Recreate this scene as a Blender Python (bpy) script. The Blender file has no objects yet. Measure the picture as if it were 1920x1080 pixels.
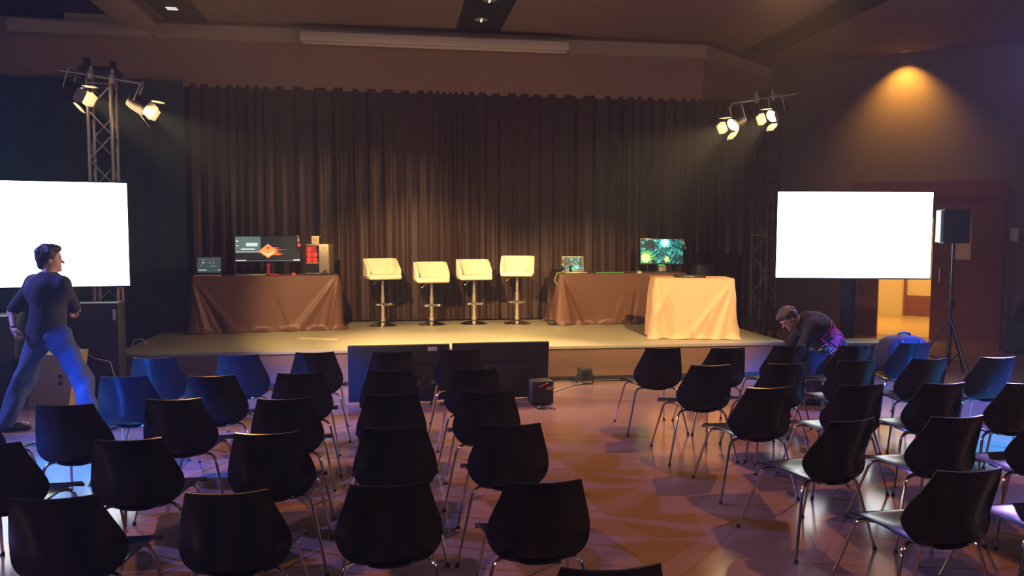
import bpy, bmesh, math, random
import numpy as np
from mathutils import Vector, Matrix
random.seed(7); rng = np.random.default_rng(7)
SC = bpy.context.scene; COL = SC.collection
PI = math.pi

# ------------------------------------------------------------------ camera
F, CH, PIT, YAW, ROL = 1482.0, 1.85, .0712, .1494, .0038
rt = Vector((math.cos(YAW), -math.sin(YAW), 0))
fw = Vector((math.sin(YAW)*math.cos(PIT), math.cos(YAW)*math.cos(PIT), -math.sin(PIT)))
up = rt.cross(fw)
r2 = rt*math.cos(ROL)+up*math.sin(ROL); u2 = up*math.cos(ROL)-rt*math.sin(ROL)
cd = bpy.data.cameras.new('camera'); cam = bpy.data.objects.new('camera', cd); COL.objects.link(cam)
cd.sensor_width = 36; cd.lens = F/1920*36; cd.clip_end = 200; cd.clip_start = .05
m = Matrix((( r2.x, u2.x, -fw.x, 0), (r2.y, u2.y, -fw.y, 0), (r2.z, u2.z, -fw.z, CH), (0, 0, 0, 1)))
cam.matrix_world = m
SC.camera = cam
# ------------------------------------------------------------------ view and world
SC.view_settings.view_transform = 'Standard'; SC.view_settings.look = 'None'
SC.view_settings.exposure = 0.0; SC.view_settings.gamma = 1.0
SC.view_settings.use_curve_mapping = False
SC.cycles.use_denoising = True
SC.cycles.max_bounces = 6; SC.cycles.diffuse_bounces = 3; SC.cycles.glossy_bounces = 3
SC.cycles.transmission_bounces = 3; SC.cycles.sample_clamp_indirect = 4
SC.cycles.caustics_reflective = False; SC.cycles.caustics_refractive = False
W = bpy.data.worlds.new('world'); SC.world = W; W.use_nodes = True
W.node_tree.nodes['Background'].inputs[0].default_value = (.35, .32, .36, 1)
W.node_tree.nodes['Background'].inputs[1].default_value = .05

# ------------------------------------------------------------------ room lighting
def aim(o, loc, tgt):
    o.location = loc
    o.rotation_euler = (Vector(tgt)-Vector(loc)).to_track_quat('-Z', 'Y').to_euler()
def spot(name, loc, tgt, color, power, deg, blend=.5, rad=.05):
    l = bpy.data.lights.new(name, 'SPOT'); l.color = color; l.energy = power
    l.spot_size = math.radians(deg); l.spot_blend = blend; l.shadow_soft_size = rad
    o = bpy.data.objects.new(name, l); COL.objects.link(o); aim(o, loc, tgt); return o
def area(name, loc, tgt, color, power, sx, sy):
    l = bpy.data.lights.new(name, 'AREA'); l.color = color; l.energy = power
    l.shape = 'RECTANGLE'; l.size = sx; l.size_y = sy
    o = bpy.data.objects.new(name, l); COL.objects.link(o); aim(o, loc, tgt); return o
def point(name, loc, color, power, rad=.2):
    l = bpy.data.lights.new(name, 'POINT'); l.color = color; l.energy = power; l.shadow_soft_size = rad
    o = bpy.data.objects.new(name, l); COL.objects.link(o); o.location = loc; return o
BLUE = (.015, .13, 1.0)
spot('blue_wash_left', (-6.4, 0.2, 4.6), (-2.35, 6.55, 0.3), BLUE, 21000, 19, .55, .06)
spot('blue_wash_right', (9.4, 0.2, 4.6), (6.05, 6.5, 0.3), BLUE, 27000, 19, .55, .06)
CYAN = (.02, .40, 1.0)
spot('blue_pool_left', (-2.95, 5.2, 4.6), (-2.62, 6.2, 0), CYAN, 6000, 20, .7, .05)
spot('blue_pool_right', (6.8, 5.0, 4.7), (5.4, 6.0, 0), CYAN, 7000, 24, .7, .05)
spot('purple_wash_left', (-8.0, 7.4, 4.6), (-0.6, 4.4, 0), (.20, .22, 1.0), 4200, 74, .7, .06)
spot('purple_wash_right', (9.6, 10.0, 4.6), (2.4, 4.2, 0), (.46, .30, 1.0), 1700, 74, .7, .06)
spot('amber_wash_left', (-2.2, 8.7, 4.8), (1.0, 4.6, 0), (1, .40, .10), 800, 80, .7, .06)
spot('amber_wash_right', (4.5, 8.6, 4.8), (2.2, 4.8, 0), (1, .38, .09), 1000, 80, .7, .06)
# ceiling profile spots over the hall, warm, onto the stage; the side one is an added streak light
spot('front_profile', (-1.4, 5.2, 4.6), (0.2, 11.4, .35), (1, .64, .25), 3100, 37, .55, .05)
spot('front_profile', (3.6, 5.2, 4.6), (3.1, 11.0, .35), (1, .62, .23), 2800, 37, .55, .05)
spot('curtain_streak_fill', (6.6, 7.4, 4.7), (-1.0, 12.4, 1.0), (1, .55, .26), 1000, 27, .6, .04)  # added unseen spot, rakes bright streaks across the left curtain folds
# unseen point lights added as ambient fill, behind and above the photographer
for px_, py_ in ((-5.5, -3), (1, -4), (7.5, -3), (-6.5, 2.5), (10.5, 3.0), (1.2, 1.0)):
    point('ambient_fill', (px_, py_, 4.1), (1, .80, .64), 60)

# ------------------------------------------------------------------ helpers
def link(o, parent=None):
    COL.objects.link(o)
    if parent is not None: o.parent = parent
    return o
def tag(o, label=None, cat=None, group=None, kind=None):
    if label: o['label'] = label
    if cat: o['category'] = cat
    if group: o['group'] = group
    if kind: o['kind'] = kind
    return o
def thing(name, label, cat, loc=(0, 0, 0), rz=0, group=None):
    o = bpy.data.objects.new(name, None); COL.objects.link(o)
    o.empty_display_size = .1
    o.location = loc; o.rotation_euler = (0, 0, rz)
    return tag(o, label, cat, group)
def copy_tree(o, parent=None):
    c = o.copy(); COL.objects.link(c)
    if parent is not None: c.parent = parent
    for ch in o.children: copy_tree(ch, c)
    return c
class MB:
    def __init__(s): s.v = []; s.f = []
    def add(s, V, Fs):
        n = len(s.v); s.v += [tuple(map(float, p)) for p in V]; s.f += [tuple(n+i for i in f) for f in Fs]; return s
    def box(s, x0, x1, y0, y1, z0, z1, M=None):
        V = [(x, y, z) for x in (x0, x1) for y in (y0, y1) for z in (z0, z1)]
        if M is not None: V = [M @ Vector(p) for p in V]
        return s.add(V, [(0, 1, 3, 2), (4, 6, 7, 5), (0, 4, 5, 1), (2, 3, 7, 6), (0, 2, 6, 4), (1, 5, 7, 3)])
    def bbox(s, x0, x1, y0, y1, z0, z1, b=.01, M=None, seg=2):
        bm = bmesh.new(); bmesh.ops.create_cube(bm, size=1)
        for v in bm.verts: v.co = Vector(((x0+x1)/2+v.co.x*(x1-x0), (y0+y1)/2+v.co.y*(y1-y0), (z0+z1)/2+v.co.z*(z1-z0)))
        bmesh.ops.bevel(bm, geom=bm.edges[:], offset=b, segments=seg, profile=.5, affect='EDGES')
        bm.verts.index_update()
        V = [v.co.copy() for v in bm.verts]; Fs = [[v.index for v in f.verts] for f in bm.faces]; bm.free()
        if M is not None: V = [M @ p for p in V]
        return s.add(V, Fs)
    def tube(s, path, r, n=10, cap=True):
        P = [Vector(p) for p in path]; R = r if hasattr(r, '__len__') else [r]*len(P)
        T = []
        for i in range(len(P)):
            t = (P[min(i+1, len(P)-1)]-P[max(i-1, 0)]); T.append(t.normalized())
        a = Vector((0, 0, 1)) if abs(T[0].z) < .9 else Vector((1, 0, 0))
        nrm = (a-T[0]*a.dot(T[0])).normalized(); V = []
        for i, p in enumerate(P):
            nrm = (nrm-T[i]*nrm.dot(T[i])).normalized(); b = T[i].cross(nrm)
            for k in range(n):
                an = 2*PI*k/n; V.append(p+(nrm*math.cos(an)+b*math.sin(an))*R[i])
        Fs = [(i*n+k, i*n+(k+1) % n, (i+1)*n+(k+1) % n, (i+1)*n+k) for i in range(len(P)-1) for k in range(n)]
        if cap: Fs += [tuple(range(n))[::-1], tuple((len(P)-1)*n+k for k in range(n))]
        return s.add(V, Fs)
    def lathe(s, prof, n=24, M=None):
        V = [(r*math.cos(2*PI*k/n), r*math.sin(2*PI*k/n), z) for r, z in prof for k in range(n)]
        if M is not None: V = [M @ Vector(p) for p in V]
        Fs = [(i*n+k, i*n+(k+1) % n, (i+1)*n+(k+1) % n, (i+1)*n+k) for i in range(len(prof)-1) for k in range(n)]
        Fs += [tuple(range(n))[::-1], tuple((len(prof)-1)*n+k for k in range(n))]
        return s.add(V, Fs)
    def prism(s, poly, y0, y1, M=None):   # polygon in x,z swept along y
        n = len(poly); V = [(x, y0, z) for x, z in poly]+[(x, y1, z) for x, z in poly]
        if M is not None: V = [M @ Vector(p) for p in V]
        return s.add(V, [tuple(range(n)), tuple(range(2*n-1, n-1, -1))]+[(i, i+n, (i+1) % n+n, (i+1) % n) for i in range(n)])
    def grid(s, G, closed_u=False):
        G = np.asarray(G, float); nu, nv = G.shape[:2]
        V = G.reshape(-1, 3); Fs = []
        for i in range(nu-(0 if closed_u else 1)):
            j = (i+1) % nu
            for k in range(nv-1): Fs.append((i*nv+k, j*nv+k, j*nv+k+1, i*nv+k+1))
        return s.add(V, Fs)
    def thick(s, G, t):
        G = np.asarray(G, float); du = np.gradient(G, axis=0); dv = np.gradient(G, axis=1)
        N = np.cross(du, dv); N /= np.linalg.norm(N, axis=2, keepdims=True)+1e-12
        A = G+N*t/2; B = G-N*t/2; nu, nv = G.shape[:2]; n = nu*nv
        V = np.concatenate([A.reshape(-1, 3), B.reshape(-1, 3)]); Fs = []
        for i in range(nu-1):
            for k in range(nv-1):
                a, b, c, d = i*nv+k, (i+1)*nv+k, (i+1)*nv+k+1, i*nv+k+1
                Fs += [(a, b, c, d), (n+d, n+c, n+b, n+a)]
        rim = [i*nv for i in range(nu)]+[(nu-1)*nv+k for k in range(1, nv)]+[i*nv+nv-1 for i in range(nu-2, -1, -1)]+[k for k in range(nv-2, 0, -1)]
        for a, b in zip(rim, rim[1:]+rim[:1]): Fs.append((b, a, n+a, n+b))
        return s.add(V, Fs)
    def build(s, name, mat, parent=None, smooth=True, loc=None, ang=35):
        me = bpy.data.meshes.new(name); me.from_pydata(s.v, [], s.f)
        bm = bmesh.new(); bm.from_mesh(me); bmesh.ops.recalc_face_normals(bm, faces=bm.faces[:]); bm.to_mesh(me); bm.free()
        me.materials.append(mat)
        if smooth:
            me.shade_smooth(); me.set_sharp_from_angle(angle=math.radians(ang))
        o = bpy.data.objects.new(name, me); link(o, parent)
        if loc is not None: o.location = loc
        return o
def recenter(o, base=None):
    """put a single-mesh object's origin at its base"""
    me = o.data; V = np.empty(len(me.vertices)*3); me.vertices.foreach_get('co', V); V = V.reshape(-1, 3)
    c = np.array([(V[:, 0].min()+V[:, 0].max())/2, (V[:, 1].min()+V[:, 1].max())/2, V[:, 2].min()]) if base is None else np.array(base)
    V -= c; me.vertices.foreach_set('co', V.ravel()); o.location = Vector(c); me.update(); return o

def mat(name, col, rough=.6, metal=0, spec=.5, emit=None, es=1, bump=0, bscale=60, var=0, vscale=4, stretch=(1, 1, 1), sheen=0, coat=0):
    m = bpy.data.materials.new(name); m.use_nodes = True; nt = m.node_tree; b = nt.nodes['Principled BSDF']
    b.inputs['Base Color'].default_value = (*col, 1); b.inputs['Roughness'].default_value = rough
    b.inputs['Metallic'].default_value = metal; b.inputs['Specular IOR Level'].default_value = spec
    if sheen: b.inputs['Sheen Weight'].default_value = sheen
    if coat: b.inputs['Coat Weight'].default_value = coat
    if emit: b.inputs['Emission Color'].default_value = (*emit, 1); b.inputs['Emission Strength'].default_value = es
    tc = nt.nodes.new('ShaderNodeTexCoord'); mp = nt.nodes.new('ShaderNodeMapping'); mp.inputs['Scale'].default_value = stretch
    nt.links.new(tc.outputs['Object'], mp.inputs[0])
    if bump:
        n = nt.nodes.new('ShaderNodeTexNoise'); n.inputs['Scale'].default_value = bscale; n.inputs['Detail'].default_value = 4
        bp = nt.nodes.new('ShaderNodeBump'); bp.inputs['Strength'].default_value = bump; bp.inputs['Distance'].default_value = .01
        nt.links.new(mp.outputs[0], n.inputs['Vector']); nt.links.new(n.outputs[0], bp.inputs['Height']); nt.links.new(bp.outputs[0], b.inputs['Normal'])
    if var:
        n = nt.nodes.new('ShaderNodeTexNoise'); n.inputs['Scale'].default_value = vscale; n.inputs['Detail'].default_value = 5
        mx = nt.nodes.new('ShaderNodeMix'); mx.data_type = 'RGBA'
        mx.inputs[6].default_value = (*[c*(1-var) for c in col], 1); mx.inputs[7].default_value = (*[min(1, c*(1+var)) for c in col], 1)
        nt.links.new(mp.outputs[0], n.inputs['Vector']); nt.links.new(n.outputs[0], mx.inputs[0]); nt.links.new(mx.outputs[2], b.inputs['Base Color'])
    return m
M = {}
M['plastic'] = mat('black_plastic', (.007, .013, .016), .22, spec=.36, bump=.02, bscale=200)
M['chrome'] = mat('chrome', (.62, .58, .54), .14, 1)
M['glide'] = mat('rubber', (.01, .01, .01), .7)
M['floor'] = mat('polished_floor', (.21, .135, .11), .17, spec=.55, var=.16, vscale=1.3, bump=.01, bscale=3)
M['wall'] = mat('painted_wall', (.21, .17, .15), .8, var=.05, vscale=1)
M['fascia'] = mat('fascia_board', (.38, .25, .205), .85, var=.06, vscale=1)
M['trim'] = mat('cream_trim', (.52, .42, .33), .7, var=.05)
M['ceil'] = mat('ceiling_board', (.26, .19, .18), .85, var=.06, vscale=.8)
M['dark'] = mat('dark_recess', (.012, .018, .022), .8)
M['wood'] = mat('wood_panel', (.17, .055, .032), .45, var=.25, vscale=2, stretch=(1, 1, .12))
M['skirt'] = mat('stage_facing_plywood', (.15, .085, .06), .6, var=.45, vscale=5, stretch=(.25, 1, 1.6))
M['deck'] = mat('stage_deck', (.32, .30, .22), .42, spec=.4, var=.2, vscale=3, stretch=(.25, 1, 1), bump=.05, bscale=30)
M['curtain'] = mat('curtain_velvet', (.048, .021, .016), .5, var=.15, vscale=8, stretch=(1, 1, .05))
M['drape'] = mat('drape_teal_glow', (.014, .066, .075), .75, var=.1, vscale=4, stretch=(1, 1, .1))  # teal of the television glow in haze is put into this colour
M['brown'] = mat('brown_tablecloth', (.12, .050, .036), .48, bump=.03, bscale=40)
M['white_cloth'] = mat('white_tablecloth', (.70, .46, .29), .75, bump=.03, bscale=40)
M['leather'] = mat('white_leatherette', (.85, .82, .66), .35)
M['black'] = mat('black_matte', (.012, .013, .015), .55)
M['blackg'] = mat('black_gloss', (.01, .01, .012), .25)
M['grille'] = mat('speaker_grille', (.02, .024, .026), .6, bump=.4, bscale=300)
M['alu'] = mat('truss_aluminium', (.42, .40, .37), .35, 1)
M['trussdark'] = mat('dark_truss_tube', (.05, .05, .05), .45, .6)
M['boxwood'] = mat('bare_plywood', (.30, .21, .13), .7, var=.15, vscale=6, stretch=(1, 1, .3))
M['tv_on'] = mat('lit_display', (.02, .02, .02), .3, emit=(.93, 1.0, .98), es=5.0)
M['lens'] = mat('lit_lens', (.1, .1, .1), .3, emit=(1, .70, .34), es=60)
M['skin'] = mat('skin', (.42, .23, .17), .55, bump=.03, bscale=60)
M['hair'] = mat('dark_hair', (.012, .009, .008), .6, bump=.6, bscale=90)
M['hair2'] = mat('brown_hair', (.06, .042, .03), .6, bump=.6, bscale=90)
M['tee'] = mat('navy_cotton', (.009, .010, .017), .88, bump=.15, bscale=25)
M['hoodie'] = mat('dark_hoodie_cotton', (.006, .009, .013), .9, bump=.15, bscale=25)
M['jeans'] = mat('blue_denim', (.028, .05, .105), .85, bump=.25, bscale=30, var=.3, vscale=9)
M['slacks'] = mat('dark_trousers', (.012, .014, .02), .85)
M['shoe'] = mat('dark_shoe', (.015, .015, .018), .5)
M['print_pink'] = mat('pink_print', (.75, .04, .12), .7)
M['print_white'] = mat('pale_print', (.85, .85, .9), .7)
M['bag'] = mat('navy_nylon', (.009, .012, .032), .7, bump=.2, bscale=120)
M['bagtrim'] = mat('blue_nylon_trim', (.05, .07, .22), .6)
M['red'] = mat('red_plastic', (.55, .05, .04), .4)
M['silver'] = mat('silver_plastic', (.5, .48, .44), .35, .5)
M['redlit'] = mat('red_lit_case', (.02, 0, 0), .4, emit=(1, .04, .02), es=.9)
M['cable'] = mat('cable_grey', (.25, .26, .27), .5)
M['cable_black'] = mat('cable_black', (.012, .012, .012), .5)
M['cable_green'] = mat('cable_green', (.16, .42, .12), .5)
M['corr_wall'] = mat('corridor_wall', (.62, .50, .30), .7)
M['corr_floor'] = mat('corridor_floor', (.45, .30, .12), .3)
M['glass'] = mat('door_glass', (.75, .6, .45), .3)
M['paper'] = mat('paper_label', (.7, .62, .55), .6)
M['door_leaf'] = mat('barn_door_metal', (.45, .40, .33), .6)
M['brass'] = mat('polished_column', (.80, .74, .62), .32, 1)
def em(name, c, s=1): return mat('screen_'+name, (.01, .01, .01), .4, emit=c, es=s)

# ------------------------------------------------------------------ the room
def S(o): return tag(o, kind='structure')
ZC = 4.96
S(MB().box(-9, 14, -6, 17, -.1, 0).build('floor', M['floor'], smooth=False))
S(MB().box(-9, 14, -6, 17, ZC, ZC+.12).build('ceiling', M['ceil'], smooth=False))
S(MB().box(-9.2, -9, -6, 17, 0, ZC).build('wall_left', M['wall'], smooth=False))
S(MB().box(-9, 14, -6.2, -6, 0, ZC).build('wall_rear', M['dark'], smooth=False))
S(MB().box(-9, 7.6, 14.6, 14.8, 0, ZC).build('wall_back', M['wall'], smooth=False))
S(MB().box(-9, 5.95, 12.9, 13.0, 0, 4.1).build('wall_stage', M['dark'], smooth=False))
# fascia over the stage, its return to the right, cream board along its top
fa = MB().box(-9, 5.07, 12.62, 12.78, 4.0, ZC)
MR = Matrix.Translation((5.07, 12.62, 0)) @ Matrix.Rotation(math.atan2(1.75, 2.1), 4, 'Z')
fa.box(0, 2.75, 0, .16, 4.0, ZC, MR)
S(fa.build('wall_fascia', M['fascia'], smooth=False))
S(MB().box(-3.45, 5.09, 12.55, 12.62, 4.70, 4.90).box(.03, 2.7, -.07, 0, 4.70, 4.90, MR).build('trim_1', M['trim'], smooth=False))
S(MB().box(-5.35, -3.5, 12.28, 12.62, 4.64, 4.82).box(-4.6, -3.5, 12.30, 12.62, 4.82, ZC).build('trim_2', M['trim'], smooth=False))
# steel beam under the ceiling on the left: web, flanges
S(MB().box(-3.66, -3.30, -6, 12.6, 4.72, 4.76).box(-3.50, -3.46, -6, 12.6, 4.76, ZC).box(-3.9, -3.74, -6, 12.3, 4.84, ZC).build('trim_3', M['trim'], smooth=False))
# dark ceiling coves
S(MB().box(5.95, 6.55, -6, 13.2, ZC-.02, ZC+.0).build('trim_4', M['dark'], smooth=False))
S(MB().box(-3.28, -2.7, -6, 12.5, ZC-.03, ZC+.0).box(-9, -4.0, -6, 12.6, ZC-.03, ZC).build('trim_5', M['dark'], smooth=False))
# slot with recessed spots
S(MB().box(.98, 1.66, 9.6, 12.4, ZC-.015, ZC+.0).build('trim_6', M['dark'], smooth=False))

# right-hand wall: runs from behind the truss towards the right, in panels
A = Vector((7.25, 14.1, 0)); ang = math.atan2(-2.5, 3.2)
WR = Matrix.Translation(A) @ Matrix.Rotation(ang, 4, 'Z')     # local x along the wall, local y behind it
d0, d1, dh = 1.73, 2.57, 2.12
S(MB().box(-.9, 7.5, 0, .2, 2.75, ZC, WR).box(-.9, 1.24, 0, .2, 0, 2.75, WR).box(3.62, 7.5, 0, .2, 0, 2.75, WR).build('wall_right', M['wall'], smooth=False))
S(MB().box(13.3, 13.5, -6, 9.4, 0, ZC).build('wall_side', M['dark'], smooth=False))
wp = MB().box(1.24, d0, -.03, .17, 0, 2.75, WR).box(d0, d1, -.03, .17, dh, 2.75, WR).box(3.5, 3.62, -.05, .17, 0, 2.75, WR)
wp.box(d1, 3.5, -.03, .17, 2.45, 2.75, WR)
S(wp.build('wall_panel', M['wood'], smooth=False))
# closed leaf with a glass slot and a handle
dl = MB().box(d1, 2.86, -.02, .05, 0, 2.45, WR).box(3.15, 3.5, -.02, .05, 0, 2.45, WR).box(2.86, 3.15, -.02, .05, 0, 1.40, WR).box(2.86, 3.15, -.02, .05, 2.17, 2.45, WR)
door = S(dl.build('door_1', M['wood'], smooth=False))
MB().box(2.86, 3.15, .01, .03, 1.40, 2.17, WR).build('glass_pane', M['glass'], door, smooth=False)
MB().tube([WR @ Vector((2.7, -.02, 1.0)), WR @ Vector((2.7, -.07, 1.0)), WR @ Vector((2.7, -.07, 1.25)), WR @ Vector((2.7, -.02, 1.25))], .012).build('handle', M['chrome'], door)
# corridor behind the opening
S(MB().box(-.3, 5, .2, 4.2, -.02, .004, WR).build('floor_corridor', M['corr_floor'], smooth=False))
cw = MB().box(-.3, 5, 4.2, 4.3, 0, 2.9, WR).box(-.4, -.3, .2, 4.2, 0, 2.9, WR).box(5, 5.1, .2, 4.2, 0, 2.9, WR).box(-.3, 5, .2, 4.2, 2.8, 2.9, WR)
S(cw.build('wall_corridor', M['corr_wall'], smooth=False))
S(MB().box(1.93, 1.99, 4.1, 4.2, 0, 2.8, WR).box(1.99, 3.9, 4.14, 4.2, 0, .46, WR).build('trim_7', M['wood'], smooth=False))
al = WR @ Vector((2.0, 2.0, 2.7)); at_ = WR @ Vector((2.0, 2.2, 0))
area('corridor_lamp', al, at_, (1, .60, .16), 170, 1.6, 1.6)
spot('wall_downlight', WR @ Vector((2.05, -.34, ZC-.03)), WR @ Vector((2.07, .15, 3.2)), (1, .45, .06), 230, 100, .9, .03)
sw = MB().bbox(3.70, 3.82, -.02, 0, 1.72, 1.94, .006, WR).build('light_switch', M['paper']); recenter(sw)
tag(sw, 'small pale wall switch plate right of the wood panelled doors', 'light switch')
sc_ = thing('downlight', 'small round ceiling downlight throwing amber light down the right wall', 'ceiling light', WR @ Vector((2.05, -.34, ZC)))
MB().lathe([(.06, -.02), (.075, -.02), (.075, 0), (.06, 0)]).build('trim_ring', M['silver'], sc_)
MB().lathe([(.058, -.012), (.0, -.012)][::1], 20).build('bulb', em('amber', (1, .5, .1), .4), sc_)

# recessed lamps of the ceiling slot
def slot_lamp(y, lab):
    t = thing('recessed_spotlight', lab, 'ceiling light', (1.30, y, ZC-.015), group='lamps in the dark ceiling slot')
    MB().lathe([(.075, -.006), (.10, -.006), (.10, 0), (.075, 0)]).build('ring', M['silver'], t)
    MB().box(-.012, .012, -.05, .05, -.03, -.004).build('bulb', em('slot', (1, .9, .7), .8), t, smooth=False)
slot_lamp(11.75, 'round recessed spotlight in the ceiling slot, the one nearer the stage')
slot_lamp(10.75, 'round recessed spotlight in the ceiling slot at the top edge of view')
t = thing('recessed_spotlight', 'small slatted ceiling lamp beside the beam at upper left', 'ceiling light', (-3.0, 11.75, ZC-.03))
MB().box(-.09, .09, -.10, .10, -.02, 0).build('housing', M['black'], t, smooth=False)
MB().box(-.07, .07, -.06, -.03, -.03, -.02).box(-.07, .07, .02, .05, -.03, -.02).build('bulb', em('slat', (1, .9, .75), .9), t, smooth=False)

# projection screen casing
t = thing('projection_screen', 'long white roll-up screen casing mounted high above the stage curtain', 'projector screen', (.70, 12.44, 4.66))
MB().bbox(-2.05, 2.05, -.08, .09, .03, .165, .01).build('casing', M['leather'] if False else mat('screen_casing_white', (.88, .78, .68), .5), t)
MB().bbox(-2.02, 2.02, -.05, .03, -.005, .025, .006).build('weight_bar', mat('screen_bar_white', (.9, .8, .7), .5), t)
MB().box(-2.07, -2.05, -.08, .17, .02, .17).box(2.05, 2.07, -.08, .17, .02, .17).build('end_bracket', M['silver'], t, smooth=False)

# ------------------------------------------------------------------ stage
SH = .4365
SX0, SX1, SY0, SY1 = -3.17, 5.06, 9.55, 12.5
t = thing('stage', 'low wide wooden stage platform in front of the curtain', 'stage', (.945, 9.55, 0))
def loc_(mb, name, mt, parent, base, **k):
    o = mb.build(name, mt, parent, **k)
    me = o.data; V = np.empty(len(me.vertices)*3); me.vertices.foreach_get('co', V); V = V.reshape(-1, 3)-np.array(base); me.vertices.foreach_set('co', V.ravel()); me.update(); return o
B = (.945, 9.55, 0)
loc_(MB().bbox(SX0, SX1, SY0-.02, SY1, SH-.04, SH, .006), 'deck', M['deck'], t, B)
loc_(MB().box(SX0+.02, SX1-.02, SY0, SY0+.03, .05, SH-.04), 'front_facing', M['skirt'], t, B, smooth=False)
loc_(MB().box(SX0+.02, SX0+.05, SY0+.03, SY1, 0, SH-.04).box(SX1-.05, SX1-.02, SY0+.03, SY1, 0, SH-.04), 'side_facing', M['skirt'], t, B, smooth=False)
loc_(MB().box(SX0+.03, SX1-.03, SY0-.012, SY0+.03, 0, .05), 'kick_board', M['black'], t, B, smooth=False)
t = thing('riser', 'small dark riser platform between the stage and the speaker stand', 'stage', (6.12, 9.35, 0), -.15)
MB().bbox(-.60, .60, 0, .45, .40, .43, .006).build('deck', mat('riser_deck', (.12, .12, .10), .5), t)
MB().box(-.58, .58, .02, .43, 0, .40).build('skirt', M['black'], t, smooth=False)

# ------------------------------------------------------------------ curtains
def curtain(x0, x1, yb, z0, z1, step, amp, wl, seed, folds=True):
    r = np.random.default_rng(seed); xs = np.arange(x0, x1+1e-6, step); zs = np.linspace(z0, z1, 26)
    ph = np.cumsum(2*PI*step/(wl*(1+.35*np.sin(xs*1.7+seed)+.25*np.sin(xs*4.3+1))))
    am = amp*(.55+.45*np.sin(xs*2.3+seed)*np.sin(xs*.9+2)+.25*r.standard_normal(len(xs)).cumsum()/40)
    G = np.zeros((len(xs), len(zs), 3))
    for j, z in enumerate(zs):
        t_ = (z-z0)/(z1-z0)
        a = am*(1.0-.72*t_**1.5)
        sh = .35*math.sin(t_*2.0)
        yy = a*np.sin(ph+sh)+.35*a*np.sin(2.3*ph+1.1*t_)
        G[:, j, 0] = xs+.25*a*np.cos(ph*1.0)
        G[:, j, 1] = yb-yy*.9
        G[:, j, 2] = z
    G[:, -1, 2] += .008*np.sin(xs*9+seed)
    return G
cu = MB().thick(curtain(-3.0, 5.95, 12.62, SH+.005, 4.04, .014, .080, .22, 3), .004)
# the curtain hangs on a pipe just in front of the fascia's underside
o = cu.build('stage_curtain', M['curtain'], ang=80); recenter(o)
tag(o, 'tall dark pleated stage curtain hanging behind the stool row', 'curtain')
o = MB().thick(curtain(-8.9, -3.06, 12.57, .01, 4.08, .03, .018, .55, 9), .004).build('side_drape', M['drape'], ang=80); recenter(o)
tag(o, 'flat dark drape with painted teal screen glow, far left behind the truss', 'curtain')

# ------------------------------------------------------------------ chairs
def smoothstep(a, b, x):
    x = np.clip((x-a)/(b-a), 0, 1); return x*x*(3-2*x)
def back_grid():
    zk = [.415, .425, .445, .475, .51, .55, .59, .64, .70, .76, .82]
    wk = [.060, .105, .152, .193, .217, .227, .224, .212, .193, .175, .158]
    s = np.linspace(0, 1, 25); zz = .415+.405*(s**1.15)
    us = np.linspace(-1, 1, 21); G = np.zeros((len(us), len(zz), 3))
    for j, z in enumerate(zz):
        w = np.interp(z, zk, wk); t_ = (z-.415)/.405
        yb = -.20-.12*t_+.05*math.exp(-t_*14)
        c = .085*smoothstep(0, .4, t_)*(1-.70*smoothstep(.35, 1, t_))+.008
        for i, u in enumerate(us):
            G[i, j] = (u*w, yb+c*(abs(u)**2.0), z-.004*(1-u*u)*smoothstep(.8, 1, t_))
    return G
def seat_grid():
    vs = np.linspace(0, 1, 22); us = np.linspace(-1, 1, 17); G = np.zeros((len(us), len(vs), 3))
    for j, v in enumerate(vs):
        y = -.195+.49*v
        w = np.interp(v, [0, .08, .25, .5, .75, .92, .97, 1], [.10, .15, .178, .205, .232, .247, .243, .225])
        z = .432+.02*smoothstep(0, .5, v)-.035*smoothstep(.84, 1, v)
        for i, u in enumerate(us):
            G[i, j] = (u*w, y-.02*(u*u)*smoothstep(.7, 1, v), z+.012*(u**4)*(1-smoothstep(.7, 1, v))-.010*(1-u*u)*(1-smoothstep(.5, 1, v)))
    return G
bd = MB().thick(back_grid(), .008); sd = MB().thick(seat_grid(), .009)
def bend(p, q, r, n=6):   # path p -> rounded corner q -> r
    p, q, r = Vector(p), Vector(q), Vector(r); k = .05
    a = q+(p-q).normalized()*k; b = q+(r-q).normalized()*k; P = [p]
    for i in range(n+1):
        t_ = i/n; P.append(a*(1-t_)**2+q*2*t_*(1-t_)+b*t_*t_)
    return P+[r]
def make_chair():
    root = thing('stacking_chair', 'x', 'chair')
    bd.build('backrest', M['plastic'], root, ang=60); sd.build('seat', M['plastic'], root, ang=60)
    for sx in (-1, 1):
        for sy, yt, yo, yf in ((-1, -.06, -.125, -.195), (1, .12, .225, .375)):
            xf = .285 if sy < 0 else .25; P = bend((sx*.05, yt, .418), (sx*.19, yo, .420), (sx*xf, yf, .008))
            leg = MB().tube(P, [.0095]*(len(P)-1)+[.008], 10).build('leg', M['chrome'], root)
            MB().tube([(sx*(xf-.003), yf*.995, .022), (sx*(xf+.001), yf, 0.0)], [.010, .013], 10).build('glide', M['glide'], leg)
    MB().bbox(-.09, .09, -.08, .12, .405, .424, .006).build('seat_bracket', M['black'], root)
    return root
proto = make_chair()
ORD = {1: 'first', 2: 'second', 3: 'third', 4: 'fourth', 5: 'fifth', 6: 'sixth'}
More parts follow.
